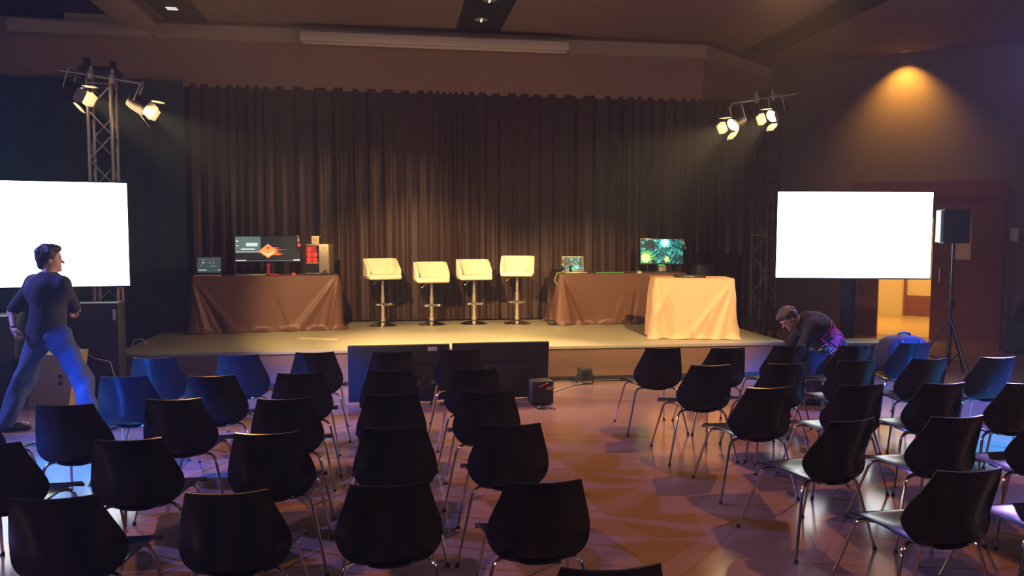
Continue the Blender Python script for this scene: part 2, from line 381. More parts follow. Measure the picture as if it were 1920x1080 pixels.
LEFT = {1: [(1, -1.95, 3.2), (2, -1.311, 3.202), (3, -0.659, 3.174), (4, -0.022, 3.185), (5, 0.612, 3.131)],
 2: [(1, -1.96, 4.07), (2, -1.307, 4.066), (3, -0.648, 4.101), (4, 0.005, 4.135), (5, 0.621, 4.11)],
 3: [(0, -2.56, 4.96), (1, -1.931, 4.934), (2, -1.339, 5.02), (3, -0.673, 4.947), (4, -0.013, 4.989), (5, 0.605, 4.992)],
 4: [(1, -1.896, 5.864), (2, -1.286, 5.806), (3, -0.675, 5.834), (4, -0.03, 5.862), (5, 0.607, 5.849)],
 5: [(1, -1.927, 6.7), (2, -1.278, 6.758), (3, -0.664, 6.827), (4, -0.015, 6.776), (5, 0.578, 6.826)],
 0: [(5, .66, 2.278)]}
RIGHT = {5: [(1, 2.378, 6.697), (2, 2.975, 6.656), (3, 3.597, 6.713), (4, 4.2, 6.638), (5, 4.871, 6.731)],
 4: [(1, 2.444, 5.782), (2, 3.077, 5.777), (3, 3.729, 5.85), (4, 4.374, 5.85), (5, 5.007, 5.853)],
 3: [(1, 2.486, 4.886), (2, 3.159, 4.891), (3, 3.761, 4.869), (4, 4.347, 4.80)],
 2: [(1, 2.526, 3.963), (2, 3.153, 3.955), (3, 3.77, 3.92)],
 1: [(1, 2.495, 3.034), (2, 3.13, 3.04)]}
first = True
for side, D in (('left', LEFT), ('right', RIGHT)):
    for row, L in D.items():
        for col, x, y in L:
            if side == 'left' and row == 1 and col == 1: continue
            o = proto if first else copy_tree(proto); first = False
            j = random.uniform(-.03, .03)
            if side == 'right' and row == 2 and col == 1: j = .21   # this one is turned towards the aisle
            o.rotation_euler = (0, 0, j)
            o.location = (x-.32*math.sin(j), y+.32*math.cos(j), 0)
            k = 6-row; n = (6-col) if side == 'left' else col
            seat_w = 'aisle seat' if n == 1 else ORD[n]+' seat from the aisle'
            blk = side+' block'
            o['label'] = 'black shell chair, %s, %s row from the stage, %s' % (blk, ORD[k], seat_w)
            o['group'] = 'black chairs of the %s seating block' % side

# ------------------------------------------------------------------ displays on stands
def big_tv(name, label, center, w, h, rz, base_z=0, glow=None):
    t = thing(name, label, 'television', (center[0], center[1], 0), rz)
    cz = center[2]
    MB().bbox(-w/2, w/2, -.03, .03, cz-h/2, cz+h/2, .012).build('bezel', M['blackg'], t)
    MB().bbox(-w/2+.018, w/2-.018, -.034, -.028, cz-h/2+.018, cz+h/2-.018, .002).build('screen', M['tv_on'], t)
    MB().bbox(-.28, .28, .03, .09, cz-.25, cz+.25, .01).build('mount', M['black'], t)
    MB().bbox(-.085, .085, .06, .15, .04, cz+.2, .008).build('column', M['black'], t)
    MB().bbox(-.42, .42, -.10, .20, 0.0, .045, .01).build('base', M['black'], t)
    return t
# right-hand display
big_tv('television', 'large white lit television on a stand at the right of the stage', (6.20, 9.98, 1.82), 2.12, 1.20, -YAW-.02)
big_tv('television', 'large white lit television at the left edge behind the walking person', (-4.02, 9.45, 1.80), 2.12, 1.20, .16)

# ------------------------------------------------------------------ trusses, bars and lanterns
def truss(label, x, y, h, rz, mt):
    t = thing('lighting_truss', label, 'truss tower', (x, y, 0), rz, 'lighting truss towers')
    q = .125
    mb = MB()
    for sx in (-1, 1):
        for sy in (-1, 1): mb.tube([(sx*q, sy*q, .02), (sx*q, sy*q, h)], .024, 10)
    mb.build('chord', mt, t)
    lc = MB(); n = int(h/.29)
    for i in range(n):
        z0 = .1+i*(h-.2)/n; z1 = .1+(i+1)*(h-.2)/n; s = 1 if i % 2 else -1
        for a, b in (((-q, -q), (q, -q)), ((q, -q), (q, q)), ((q, q), (-q, q)), ((-q, q), (-q, -q))):
            a_, b_ = (a, b) if s > 0 else (b, a)
            lc.tube([(*a_, z0), (*b_, z1)], .010, 6)
    for z in (.1, h*.5, h-.08):
        for a, b in (((-q, -q), (q, -q)), ((q, -q), (q, q)), ((q, q), (-q, q)), ((-q, q), (-q, -q))): lc.tube([(*a, z), (*b, z)], .014, 6)
    lc.build('lattice', mt, t)
    MB().bbox(-.165, .165, -.165, .165, 0, .02, .004).build('base_plate', M['black'], t)
    MB().bbox(-.2, .2, -.2, .2, h, h+.10, .01).bbox(-.18, -.12, -.06, .06, h+.1, h+.22, .01).bbox(.1, .16, -.06, .06, h+.1, h+.2, .01).build('top_block', M['black'], t)
    return t
truss('aluminium truss tower at the left of the stage behind the television', -3.36, 10.0, 3.62, .1, M['alu'])
truss('dark truss tower at the right end of the stage curtain', 5.36, 10.86, 3.62, .55, M['trussdark'])
def lamp_bar(label, a, b):
    a, b = Vector(a), Vector(b); t = thing('lamp_bar', label, 'lighting bar', (a+b)/2); d = (b-a)/2
    MB().tube([-d, d], .022, 12).build('tube', M['alu'], t)
    for k in (-.25, .25):
        c = d*k; MB().bbox(c.x-.03, c.x+.03, c.y-.04, c.y+.04, c.z-.05, c.z+.05, .01).tube([c+Vector((0, 0, .05)), c+Vector((0, 0, .10))], .02, 8).build('clamp', M['silver'], t)
lamp_bar('metal lamp bar on top of the left truss', (-3.69, 9.64, 3.63), (-2.80, 9.70, 3.52))
lamp_bar('metal lamp bar on top of the right truss', (4.66, 10.55, 3.64), (5.62, 10.56, 3.80))
WARM = (1, .62, .27)
def lantern(label, loc, tgt, power, cone, bar_pt, doors=(1, 1, 1, 1)):
    loc = Vector(loc); d = (Vector(tgt)-loc).normalized(); q = d.to_track_quat('-Z', 'Y')
    t = thing('stage_lantern', label, 'stage light', loc, group='warm stage lanterns'); t.rotation_mode = 'XYZ'; t.rotation_euler = q.to_euler()
    MB().lathe([(.05, .20), (.08, .19), (.095, .13), (.098, .02), (.105, 0), (.105, -.012), (.085, -.012), (.085, .01), (.02, .01)]).build('body', M['black'], t)
    MB().lathe([(.0, -.008), (.05, -.006), (.086, .004), (.086, .008), (0, .008)]).build('lens', M['lens'], t)
    bdm = MB()
    for k, on in enumerate(doors):
        if not on: continue
        R = Matrix.Rotation(k*PI/2, 4, 'Z') @ Matrix.Translation((0, .105, -.01)) @ Matrix.Rotation(.42, 4, 'X')
        MB().prism([(-.065, 0), (.065, 0), (.085, -.07), (.06, -.14), (-.06, -.14), (-.085, -.07)], -.002, .002, R).build('barn_door', M['door_leaf'], t, smooth=False)
    y_ = MB(); P = [(-.115, 0, .12), (-.125, .02, .13), (-.12, .2, .16), (0, .26, .17), (.12, .2, .16), (.125, .02, .13), (.115, 0, .12)]
    y_.tube(P, .010, 8); y_.build('yoke', M['silver'], t)
    l = bpy.data.lights.new('lantern_beam', 'SPOT'); l.color = WARM; l.energy = power; l.spot_size = math.radians(cone); l.spot_blend = .65; l.shadow_soft_size = .06
    lo = bpy.data.objects.new('lantern_beam', l); COL.objects.link(lo); aim(lo, loc+d*.02, tgt)
    return t
lantern('lit stage lantern at the outer end of the left lamp bar', (-3.48, 9.62, 3.37), (2.2, 9.6, 0.5), 1500, 46, None)
lantern('lit stage lantern at the inner end of the left lamp bar', (-2.80, 9.72, 3.25), (1.6, 10.6, 0.5), 1300, 52, None)
lantern('lit stage lantern at the inner end of the right lamp bar', (4.66, 10.50, 3.34), (-0.4, 8.9, 0.5), 1300, 52, None)
lantern('lit stage lantern at the outer end of the right lamp bar', (5.20, 10.42, 3.46), (0.2, 8.3, 0.5), 1300, 48, None)

# ------------------------------------------------------------------ tablecloths
def tablecloth(name, label, loc, rz, w, d, h, mt, flare=.10, seed=1, folds=9, wrinkle=.5, corner=.16, pool=.06):
    """cloth on a w x d table whose front-left corner is the local origin; skirt to the deck"""
    r = np.random.default_rng(seed); rad = .05; pts = []; nrm = []; cc = []
    per = []
    def seg(p, q, n, nv):
        for i in range(n):
            t_ = i/n; pts.append((p[0]+(q[0]-p[0])*t_, p[1]+(q[1]-p[1])*t_)); nrm.append(nv); cc.append(0)
    def arc(cx, cy, a0, n=9):
        for i in range(n):
            a = a0+PI/2*i/n; pts.append((cx+rad*math.cos(a), cy+rad*math.sin(a))); nrm.append((math.cos(a), math.sin(a))); cc.append(math.sin(PI*i/n)**.7)
    nw, nd = int(w/.018), int(d/.018)
    seg((rad, 0), (w-rad, 0), nw, (0, -1)); arc(w-rad, rad, -PI/2)
    seg((w, rad), (w, d-rad), nd, (1, 0)); arc(w-rad, d-rad, 0)
    seg((w-rad, d), (rad, d), nw, (0, 1)); arc(rad, d-rad, PI/2)
    seg((0, d-rad), (0, rad), nd, (-1, 0)); arc(rad, rad, PI)
    P = np.array(pts); N = np.array(nrm); C = np.array(cc); n = len(P)
    ds = np.linalg.norm(np.roll(P, -1, 0)-P, axis=1); s = np.concatenate([[0], np.cumsum(ds)[:-1]]); Ltot = ds.sum()
    # distance to nearest corner along the rim
    ci = [i for i in range(n) if C[i] > .95]; dc = np.min([np.minimum(abs(s-s[i]), Ltot-abs(s-s[i])) for i in ci], axis=0)
    cor = np.exp(-(dc/.16)**2)
    ph1, ph2, ph3 = r.uniform(0, 6, 3)
    cr = [(r.uniform(0, Ltot), r.choice([-1, 1])*r.uniform(.05, .45), r.uniform(.018, .05), r.uniform(-1, 1)*.030, r.uniform(.1, .7)) for _ in range(int(folds*2.2))]
    cs = [(s[i], sg*k_, w_, a_) for i in ci for sg in (-1, 1) for k_, w_, a_ in ((.18*r.uniform(.6, 1.3), .035, .022*r.uniform(.3, 1.2)), (.36*r.uniform(.7, 1.2), .030, -.016*r.uniform(.2, 1.2)), (.52*r.uniform(.6, 1.2), .05, .018*r.uniform(.2, 1.2)))]
    zs = np.concatenate([[0], np.linspace(.004, 1, 40)])
    G = np.zeros((n, len(zs), 3))
    wd = lambda x: (x+Ltot/2) % Ltot-Ltot/2
    for j, t_ in enumerate(zs):
        z = h*(1-t_)
        f = wrinkle*(.6*np.sin(2*PI*folds*.5*s/Ltot+ph1+1.2*t_)+.25*np.sin(2*PI*folds*1.4*s/Ltot+ph2-1.6*t_))
        out = t_*flare*(.45+.6*f*t_)+cor*corner*t_**1.1+.004
        for s0, k_, w_, a_, t0 in cr: out = out+wrinkle*a_*np.exp(-(wd(s-s0-k_*t_)/w_)**2)*max(0, min(1, (t_-t0)*3))
        for s0, k_, w_, a_ in cs: out = out+a_*np.exp(-(wd(s-s0-k_*t_)/(w_*(.4+t_)))**2)*min(1, t_*3)
        out += pool*max(0, (t_-.9)/.1)**2*(.6+.6*np.sin(17*s+ph1))
        G[:, j, 0] = P[:, 0]+N[:, 0]*out; G[:, j, 1] = P[:, 1]+N[:, 1]*out
        G[:, j, 2] = z+.004*(t_ > .97)*(1+np.sin(23*s))
    mb = MB().grid(G, closed_u=True)
    base = len(mb.v); mb.v.append((w/2, d/2, h+.001)); nv = len(zs)
    for i in range(n): mb.f.append((i*nv, ((i+1) % n)*nv, base))
    o = mb.build(name, mt, ang=70); o.location = loc; o.rotation_euler = (0, 0, rz)
    return tag(o, label, 'tablecloth')
TLA = .16
tablecloth('tablecloth', 'brown floor-length cloth over the long table under the curved monitor', (-2.73, 11.27, SH+.003), TLA, 1.98, .60, .78, M['brown'], .035, 4, 9, .7, .055, .07)
tablecloth('tablecloth', 'brown floor-length cloth over the table partly behind the white one', (2.50, 11.72, SH+.003), .03, 2.05, .68, .775, M['brown'], .04, 8, 9, .8, .06, .06)
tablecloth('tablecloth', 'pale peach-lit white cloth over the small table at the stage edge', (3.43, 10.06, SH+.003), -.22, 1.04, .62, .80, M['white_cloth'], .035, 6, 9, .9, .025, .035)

# frames for things on the tables
ZT = SH+.003+.78+.002
def TL(x, y, z=0):
    c, s = math.cos(TLA), math.sin(TLA); return Vector((-2.73+x*c-y*s, 11.27+x*s+y*c, ZT+z))
ZR = SH+.003+.775+.002
# ------------------------------------------------------------------ left table: laptop, monitor, keyboard, mouse, tower
def laptop(label, loc, rz, w, h, body, parts, tilt=.25):
    t = thing('laptop', label, 'laptop', loc, rz)
    b = MB().bbox(-w/2, w/2, -.12, .12, 0, .018, .005).build('base', body, t)
    R = Matrix.Translation((0, .12, .015)) @ Matrix.Rotation(-tilt, 4, 'X')
    l = MB().bbox(-w/2, w/2, -.005, .005, 0, h, .004, R).build('lid', body, t)
    s = MB().box(-w/2+.014, w/2-.014, -.0065, -.0050, .02, h-.012, R).build('screen', parts[0], l, smooth=False)
    MB().box(-w/2+.03, w/2-.03, -.08, .06, .018, .0195).build('keyboard', M['glide'], b, smooth=False)
    return t, l, R
t, lid, R = laptop('open black laptop with a dark control panel page, left table', TL(.21, .26), .10, .34, .25, M['black'], [em('slate', (.045, .075, .072), 1)])
g1 = em('pale', (.75, .85, .8), 1); g2 = em('redui', (.8, .12, .08), 1); g3 = em('slateb', (.10, .16, .15), 1)
for x, z, w_, h_ in ((-.14, .05, .11, .010), (.02, .11, .02, .006), (.06, .11, .02, .006), (.12, .05, .03, .008), (-.09, .155, .025, .014), (.0, .155, .02, .006), (.05, .155, .02, .006)):
    MB().box(x, x+w_, -.0078, -.0066, z, z+h_, R).build('panel_icon', g1, lid, smooth=False)
s = MB()
for x, z, w_, h_ in ((-.10, .20, .05, .008), (-.12, .12, .02, .008), (.03, .185, .03, .005)): s.box(x, x+w_, -.0078, -.0066, z, z+h_, R)
s.build('panel_accents', g2, lid, smooth=False)
o = MB().bbox(-.19, .19, -.05, .05, 0, .022, .006).build('keyboard', M['black']); o.location = TL(.22, .07); o.rotation_euler = (0, 0, .12)
tag(o, 'red-edged black keyboard in front of the laptop, left table', 'keyboard')
MB().bbox(-.185, .185, -.056, -.048, .004, .018, .003).build('red_edge', mat('red_edge', (.5, .04, .03), .4, emit=(1, .1, .06), es=.25), o)

# curved ultrawide monitor
t = thing('monitor', 'wide curved monitor showing a fiery orange diamond, left table', 'monitor', TL(1.02, .36), .14)
Wm, Hm, z0 = .92, .385, .17
def curve(w0, w1, za, zb, off, n=24):
    R_ = 1.8; G = np.zeros((n, 5, 3))
    for i, x in enumerate(np.linspace(w0, w1, n)):
        a = x/R_
        for j, z in enumerate(np.linspace(za, zb, 5)): G[i, j] = (R_*math.sin(a), -(R_-R_*math.cos(a))+off, z)
    return G
MB().thick(curve(-Wm/2, Wm/2, z0, z0+Hm, 0), .03).build('bezel', M['blackg'], t)
scr = MB().thick(curve(-Wm/2+.012, Wm/2-.012, z0+.022, z0+Hm-.008, -.0165), .002).build('screen', em('dark', (.012, .014, .016), 1), t)
ui = MB().thick(curve(-Wm/2+.012, -.10, z0+.15, z0+Hm-.012, -.0180, 10), .001).build('window', em('uigrey', (.12, .19, .17), 1), scr)
MB().thick(curve(-Wm/2+.02, -.12, z0+.15, z0+.158, -.0190, 6), .001).thick(curve(-Wm/2+.02, -Wm/2+.06, z0+.30, z0+.318, -.0190, 4), .001).thick(curve(-Wm/2+.02, -Wm/2+.06, z0+.24, z0+.25, -.0190, 4), .001).thick(curve(-.30, -.14, z0+.235, z0+.285, -.0190, 5), .001).thick(curve(-.37, -.18, z0+.185, z0+.205, -.0190, 5), .001).build('window_fields', g1, ui)
MB().thick(curve(-Wm/2+.014, Wm/2-.014, z0+.024, z0+.030, -.0180), .001).build('taskbar', em('task', (.25, .3, .3), 1), scr)
MB().thick(curve(-Wm/2+.014, -Wm/2+.16, z0+.028, z0+.042, -.0185, 5), .001).thick(curve(Wm/2-.11, Wm/2-.014, z0+.028, z0+.046, -.0185, 5), .001).build('taskbar_icons', g1, scr)
# flaming diamond emblem
def flat(pts_, off):
    n = len(pts_); mb = MB()
    V = [(x, -(x*x)/3.6+off, z) for x, z in pts_]+[(x, -(x*x)/3.6+off-.0012, z) for x, z in pts_]
    return mb.add(V, [tuple(range(n)), tuple(range(2*n-1, n-1, -1))]+[(i, i+n, (i+1) % n+n, (i+1) % n) for i in range(n)])
cz = z0+.165
fl = []
rr = random.Random(3)
for k in range(15):
    y0 = cz+rr.uniform(-.055, .05); L_ = rr.uniform(.10, .30)*(1-abs(y0-cz)/.09); x0 = .02+rr.uniform(-.02, .06)
    fl.append([(x0, y0-.008), (x0+L_*.5, y0-.006+rr.uniform(-.006, .006)), (x0+L_, y0+rr.uniform(-.006, .006)), (x0+L_*.5, y0+.005), (x0, y0+.009)])
for k in range(8):
    y0 = cz+rr.uniform(-.05, .03); L_ = rr.uniform(.08, .17)*(1-abs(y0-cz)/.09)
    fl.append([(-.02, y0-.007), (-.02, y0+.007), (-.02-L_, y0-.012)])
mb = MB()
for p in fl: b_ = flat(p, -.0195); mb.add(b_.v, b_.f)
mb.build('flames', em('flame', (1, .16, .03), 1.1), scr, smooth=False)
b_ = flat([(-.13, cz), (0, cz-.10), (.13, cz), (0, cz+.105)], -.0212); b_.build('diamond', em('ember', (1, .30, .08), 1.3), scr, smooth=False)
b_ = flat([(-.085, cz-.01), (0, cz-.07), (.09, cz-.01), (0, cz+.045)], -.0226); b_.build('diamond_core', em('ember2', (1, .72, .36), 1.5), scr, smooth=False)
b_ = flat([(-.02, cz+.03), (.02, cz+.03), (.03, cz+.055), (0, cz+.07), (-.03, cz+.055)], -.0240); b_.build('diamond_mark', em('ember3', (.9, .15, .03), 1), scr, smooth=False)
MB().bbox(-.022, .022, .01, .05, .01, z0+.12, .008).bbox(-.03, .03, .0, .06, .12, .15, .01).build('neck', M['red'], t)
MB().add([(0, -.02, 0), (0, -.02, .014), (-.14, -.12, 0), (-.14, -.12, .008), (.14, -.12, 0), (.14, -.12, .008), (.03, .08, 0), (.03, .08, .014), (-.03, .08, 0), (-.03, .08, .014)], [(0, 2, 8), (0, 6, 4), (0, 8, 6), (1, 9, 3), (1, 5, 7), (1, 7, 9), (0, 1, 3, 2), (2, 3, 9, 8), (8, 9, 7, 6), (6, 7, 5, 4), (4, 5, 1, 0)]).build('foot', M['red'], t, smooth=False)

def headset(label, loc, rz, cup_mat, parent=None, sc=1.0, band=None):
    t = thing('headset', label, 'headset', loc, rz)
    P = [(0, .075*math.cos(a)*sc, .10*sc+.085*math.sin(a)*sc) for a in np.linspace(-.25, PI+.25, 16)]
    MB().tube(P, .013*sc, 8).build('headband', band or M['black'], t)
    for sy in (-1, 1):
        Mx = Matrix.Translation((0, sy*.078*sc, .055*sc)) @ Matrix.Rotation(PI/2, 4, 'X')
        cup = MB().lathe([(.01, -.022*sc), (.034*sc, -.022*sc), (.042*sc, -.008*sc), (.042*sc, .012*sc), (.03*sc, .022*sc), (.01, .022*sc)], 18, Mx).build('ear_cup', M['black'], t)
        Mx2 = Matrix.Translation((0, sy*.102*sc, .055*sc)) @ Matrix.Rotation(PI/2, 4, 'X')
        MB().lathe([(.0, -.003), (.028*sc, -.003), (.028*sc, .003), (0, .003)], 4, Mx2).build('cup_badge', cup_mat, cup, smooth=False)
    return t
redg = mat('red_badge', (.5, .04, .05), .4, emit=(1, .08, .08), es=.7)
headset('headset with red badges hanging on the right end of the curved monitor', TL(1.425, .27, .37), .35, redg, band=M['silver'])
# computer tower with lit side window
t = thing('desktop_computer', 'grey tower computer with red lit window on the left table', 'computer', TL(1.745, .27), -.12)
MB().bbox(-.165, .165, -.2, .2, .01, .44, .008).build('case', mat('grey_case', (.24, .20, .17), .4, .3), t)
fr = MB().box(-.160, .025, -.204, -.198, .03, .42).build('side_window', M['blackg'], t, smooth=False)
MB().box(-.150, -.01, -.2065, -.2041, .19, .41).build('red_glow', mat('red_glow', (.02, 0, 0), .4, emit=(.55, .015, .01), es=.8), fr, smooth=False)
for k in range(5):
    x = -.115+.085*(k % 2); z = .215+.075*(k//2)
    MB().lathe([(.0, -.004), (.030, -.004), (.036, .0), (.036, .002), (0, .002)], 16, Matrix.Translation((x, -.2075, z)) @ Matrix.Rotation(PI/2, 4, 'X')).build('red_fan', M['redlit'], fr)
MB().box(-.155, .018, -.208, -.2041, .165, .178).build('light_strip', em('redstrip', (1, .25, .06), 1), fr, smooth=False)
MB().prism([(.07, .385), (.10, .355), (.13, .385), (.10, .415)], -.206, -.200).build('front_badge', mat('orange_badge', (.6, .2, .08), .4, emit=(1, .35, .12), es=.5), t, smooth=False)
MB().prism([(.03, .01), (.16, .01), (.115, .08)], -.206, -.20).build('lower_vent', M['black'], t, smooth=False)
for sx in (-.12, .12): MB().box(sx-.02, sx+.02, -.18, .18, 0, .012).build('foot', M['glide'], t, smooth=False)
t = thing('small_box', 'small white carton standing on top of the red lit tower computer', 'box', TL(1.69, .25, .4405), -.25)
MB().bbox(-.055, .055, -.045, .045, 0, .115, .003).build('carton', mat('white_card', (.75, .66, .52), .6), t)
MB().box(.0551, .058, -.04, .04, .01, .105).build('side_print', M['black'], t, smooth=False)
MB().box(-.04, .04, -.0475, -.0451, .02, .09).build('front_print', mat('cream_print', (.6, .45, .28), .6), t, smooth=False)
def keyboard(label, loc, rz, w, mt, edge=None):
    o = MB().bbox(-w/2, w/2, -.065, .065, 0, .02, .005).build('keyboard', mt); o.location = loc; o.rotation_euler = (0, 0, rz); tag(o, label, 'keyboard')
    kb = MB()
    for r_ in range(5):
        for c_ in range(15):
            x = -w/2+.015+c_*(w-.03)/15; y = -.055+r_*.022; kb.box(x, x+(w-.03)/15-.003, y, y+.018, .0201, .027)
    kb.build('keys', M['glide'], o, smooth=False)
    if edge: MB().box(-w/2+.01, w/2-.01, -.0675, -.0655, .004, .016).build('light_strip', edge, o, smooth=False)
keyboard('grey keyboard in front of the curved monitor on the left table', TL(.78, .10), .14, .40, M['silver'])
def mouse(label, loc, rz, mt, s=1.0):
    G = np.zeros((20, 9, 3))
    for i in range(20):
        for j in range(9):
            a = 2*PI*i/20; b = PI/2*j/8; G[i, j] = (.034*math.cos(a)*math.cos(b)*s, .058*math.sin(a)*math.cos(b)*s, .036*math.sin(b)*s)
    o = MB().grid(G, True).build('mouse', mt); o.location = loc; o.rotation_euler = (0, 0, rz); return tag(o, label, 'mouse')
mouse('red lit mouse to the right of the curved monitor foot', TL(1.36, .12), .3, mat('red_mouse', (.35, .04, .03), .35, emit=(1, .1, .05), es=.2))
o = MB().bbox(-.16, .16, -.10, .10, 0, .004, .0015).build('mouse_pad', M['black']); o.location = TL(1.08, .10, 0); o.rotation_euler = (0, 0, .14); tag(o, 'flat dark mouse pad below the curved monitor', 'mouse pad')
o = MB().bbox(-.06, .06, -.015, .015, 0, .012, .004).build('remote', M['red']); o.location = TL(1.10, .11, .0045); o.rotation_euler = (0, 0, .2); tag(o, 'small red and pale gadget lying on the dark mouse pad', 'gadget')

# ------------------------------------------------------------------ right table
def artscreen(name, flip=1):
    """cyan and green fantasy glow: procedural"""
    m_ = bpy.data.materials.new(name); m_.use_nodes = True; nt = m_.node_tree; b = nt.nodes['Principled BSDF']; N = nt.nodes.new; L = nt.links.new
    b.inputs['Base Color'].default_value = (.01, .01, .01, 1)
    tc = N('ShaderNodeTexCoord'); wv = N('ShaderNodeTexNoise'); wv.inputs['Scale'].default_value = 9; wv.inputs['Detail'].default_value = 5; wv.inputs['Distortion'].default_value = 2.2
    L(tc.outputs['Object'], wv.inputs['Vector'])
    r = N('ShaderNodeValToRGB'); E = r.color_ramp.elements; E[0].position = .40; E[0].color = (.0, .02, .03, 1); E[1].position = .68; E[1].color = (.30, 1.0, .85, 1)
    e = E.new(.50); e.color = (.0, .16, .14, 1); e = E.new(.57); e.color = (.02, .55, .45, 1)
    L(wv.outputs[0], r.inputs[0]); L(r.outputs[0], b.inputs['Emission Color']); b.inputs['Emission Strength'].default_value = 1.0
    return m_
ART = artscreen('screen_art')
t = thing('monitor', 'flat monitor with green and cyan artwork on the right table', 'monitor', (4.24, 12.14, ZR), -.06)
MB().bbox(-.355, .355, -.012, .03, .115, .535, .006).build('bezel', M['blackg'], t)
scr = MB().box(-.345, .345, -.0155, -.012, .135, .525).build('screen', ART, t, smooth=False)
def blob(cx, cz_, rx, rz_, off, mt, nm, par, seed=1, spikes=14, amp=.35):
    r = random.Random(seed); P = []
    for k in range(spikes*2):
        a = PI*k/spikes; rr_ = (1 if k % 2 else 1-amp)*(1+r.uniform(-.12, .12)); P.append((max(-.343, min(.343, cx+rx*rr_*math.cos(a))), max(.137, min(.523, cz_+rz_*rr_*math.sin(a)))))
    MB().prism(P, off-.0008, off).build(nm, mt, par, smooth=False)
blob(-.25, .23, .14, .13, -.0157, em('lime', (.22, .75, .05), 1), 'green_burst', scr, 2, 12, .4)
blob(-.26, .225, .085, .085, -.0167, em('lime2', (.85, 1, .35), 1.3), 'green_glow', scr, 3, 12, .3)
blob(.05, .47, .15, .10, -.0157, em('cy', (.06, .75, .70), 1), 'cyan_burst', scr, 4, 13, .45)
blob(.05, .465, .075, .08, -.0167, em('cy2', (.6, 1, .95), 1.3), 'cyan_glow', scr, 5, 9, .35)
blob(.08, .205, .05, .06, -.0167, em('yel', (.75, .95, .25), 1), 'yellow_leaf', scr, 6, 5, .3)
blob(-.20, .44, .13, .10, -.0157, em('dk', (.02, .045, .04), 1), 'dark_figure', scr, 7, 9, .35)
MB().bbox(-.05, .05, -.0135, -.0125, .10, .118, .001).build('stand_light', em('grn', (.05, .8, .1), 1), t)
MB().bbox(-.03, .09, .03, .06, .005, .24, .006).build('neck', M['silver'], t)
MB().bbox(-.13, .13, -.09, .13, 0, .012, .004).build('foot', M['black'], t)
headset('pale headset hanging on the right corner of the flat monitor', (4.54, 12.07, ZR+.335), .3, M['silver'], band=M['silver'])
t, lid, R = laptop('open silver laptop with cyan artwork at the end of the right table', (2.78, 11.93, ZR), .0, .34, .245, M['silver'], [ART], .22)
headset('headset with a green lit cup leaning on the silver laptop', (2.62, 11.84, ZR+.015), .9, em('greencup', (.1, 1, .35), 1.2), sc=1.05, band=mat('olive_band', (.12, .13, .05), .5))
keyboard('black keyboard with a green light strip on the right table', (3.30, 11.85, ZR), 0, .46, M['black'], em('kbgreen', (.18, .7, .08), .5))
mouse('grey mouse between the green lit keyboard and the flat monitor', (3.78, 11.84, ZR), .2, M['silver'], 1.1)
t = thing('desktop_computer', 'black tower computer in shadow behind the white cloth table', 'computer', (4.93, 12.17, SH), 0)
MB().bbox(-.16, .16, -.2, .2, .02, .90, .008).build('case', M['black'], t)
MB().box(-.14, .14, -.204, -.2, .62, .63).box(-.01, .01, -.206, -.2, .80, .81).build('front_light', M['silver'], t, smooth=False)
for sx in (-.12, .12): MB().box(sx-.02, sx+.02, -.18, .18, 0, .022).build('foot', M['glide'], t, smooth=False)
# white table: closed laptop and pen
t = thing('laptop', 'closed black laptop lying flat on the white cloth table', 'laptop', (3.98, 10.25, SH+.80+.005), -.2)
MB().bbox(-.20, .20, -.13, .13, 0, .022, .006).build('base', M['blackg'], t)
MB().bbox(-.20, .20, -.13, .13, .0225, .032, .004).build('lid', M['black'], t)
o = MB().bbox(-.14, .14, -.10, .10, 0, .012, .003).build('folder', mat('brown_card', (.35, .2, .1), .7)); o.location = (3.64, 10.44, SH+.80+.005); o.rotation_euler = (0, 0, .1)
tag(o, 'thin brown folder beside the closed laptop on the white cloth', 'folder')
o = MB().tube([(0, 0, -.01), (-.06, .0, 0), (-.13, -.02, -.02), (-.17, -.04, -.12), (-.12, -.06, -.22), (-.05, -.07, -.3), (.0, -.08, -.36)], .008, 8).build('cable', M['cable_green']); o.location = (2.60, 11.83, ZR+.02)
tag(o, 'green cable looping over the left end of the right table', 'cable')
o = MB().bbox(-.05, .05, -.06, .06, 0, .07, .02).tube([(0, 0, .03), (.10, -.06, .01), (.22, -.04, .01)], .01, 8).build('power_adapter', M['black']); o.location = (2.37, 11.72, SH+.002)
tag(o, 'black power adapter on the deck at the left foot of the right table', 'power adapter')
o = MB().bbox(-.12, .10, -.08, .08, 0, .05, .02).tube([(.1, 0, .03), (.2, -.05, .07), (.26, 0, .012)], .01, 8).bbox(-.04, .06, -.06, .04, .05, .08, .012).build('cable_heap', M['black']); o.location = (-2.98, 11.62, SH+.002)
tag(o, 'heap of black cables at the left rear corner of the stage', 'cable')
o = MB().box(-.27, .27, -.05, .05, 0, .003).build('tape_patch', mat('pale_tape', (.55, .48, .36), .6), smooth=False); o.location = (-.98, 10.55, SH+.0012); o.rotation_euler = (0, 0, -.35)
tag(o, 'pale sheet lying flat on the stage boards before the left table', 'paper')

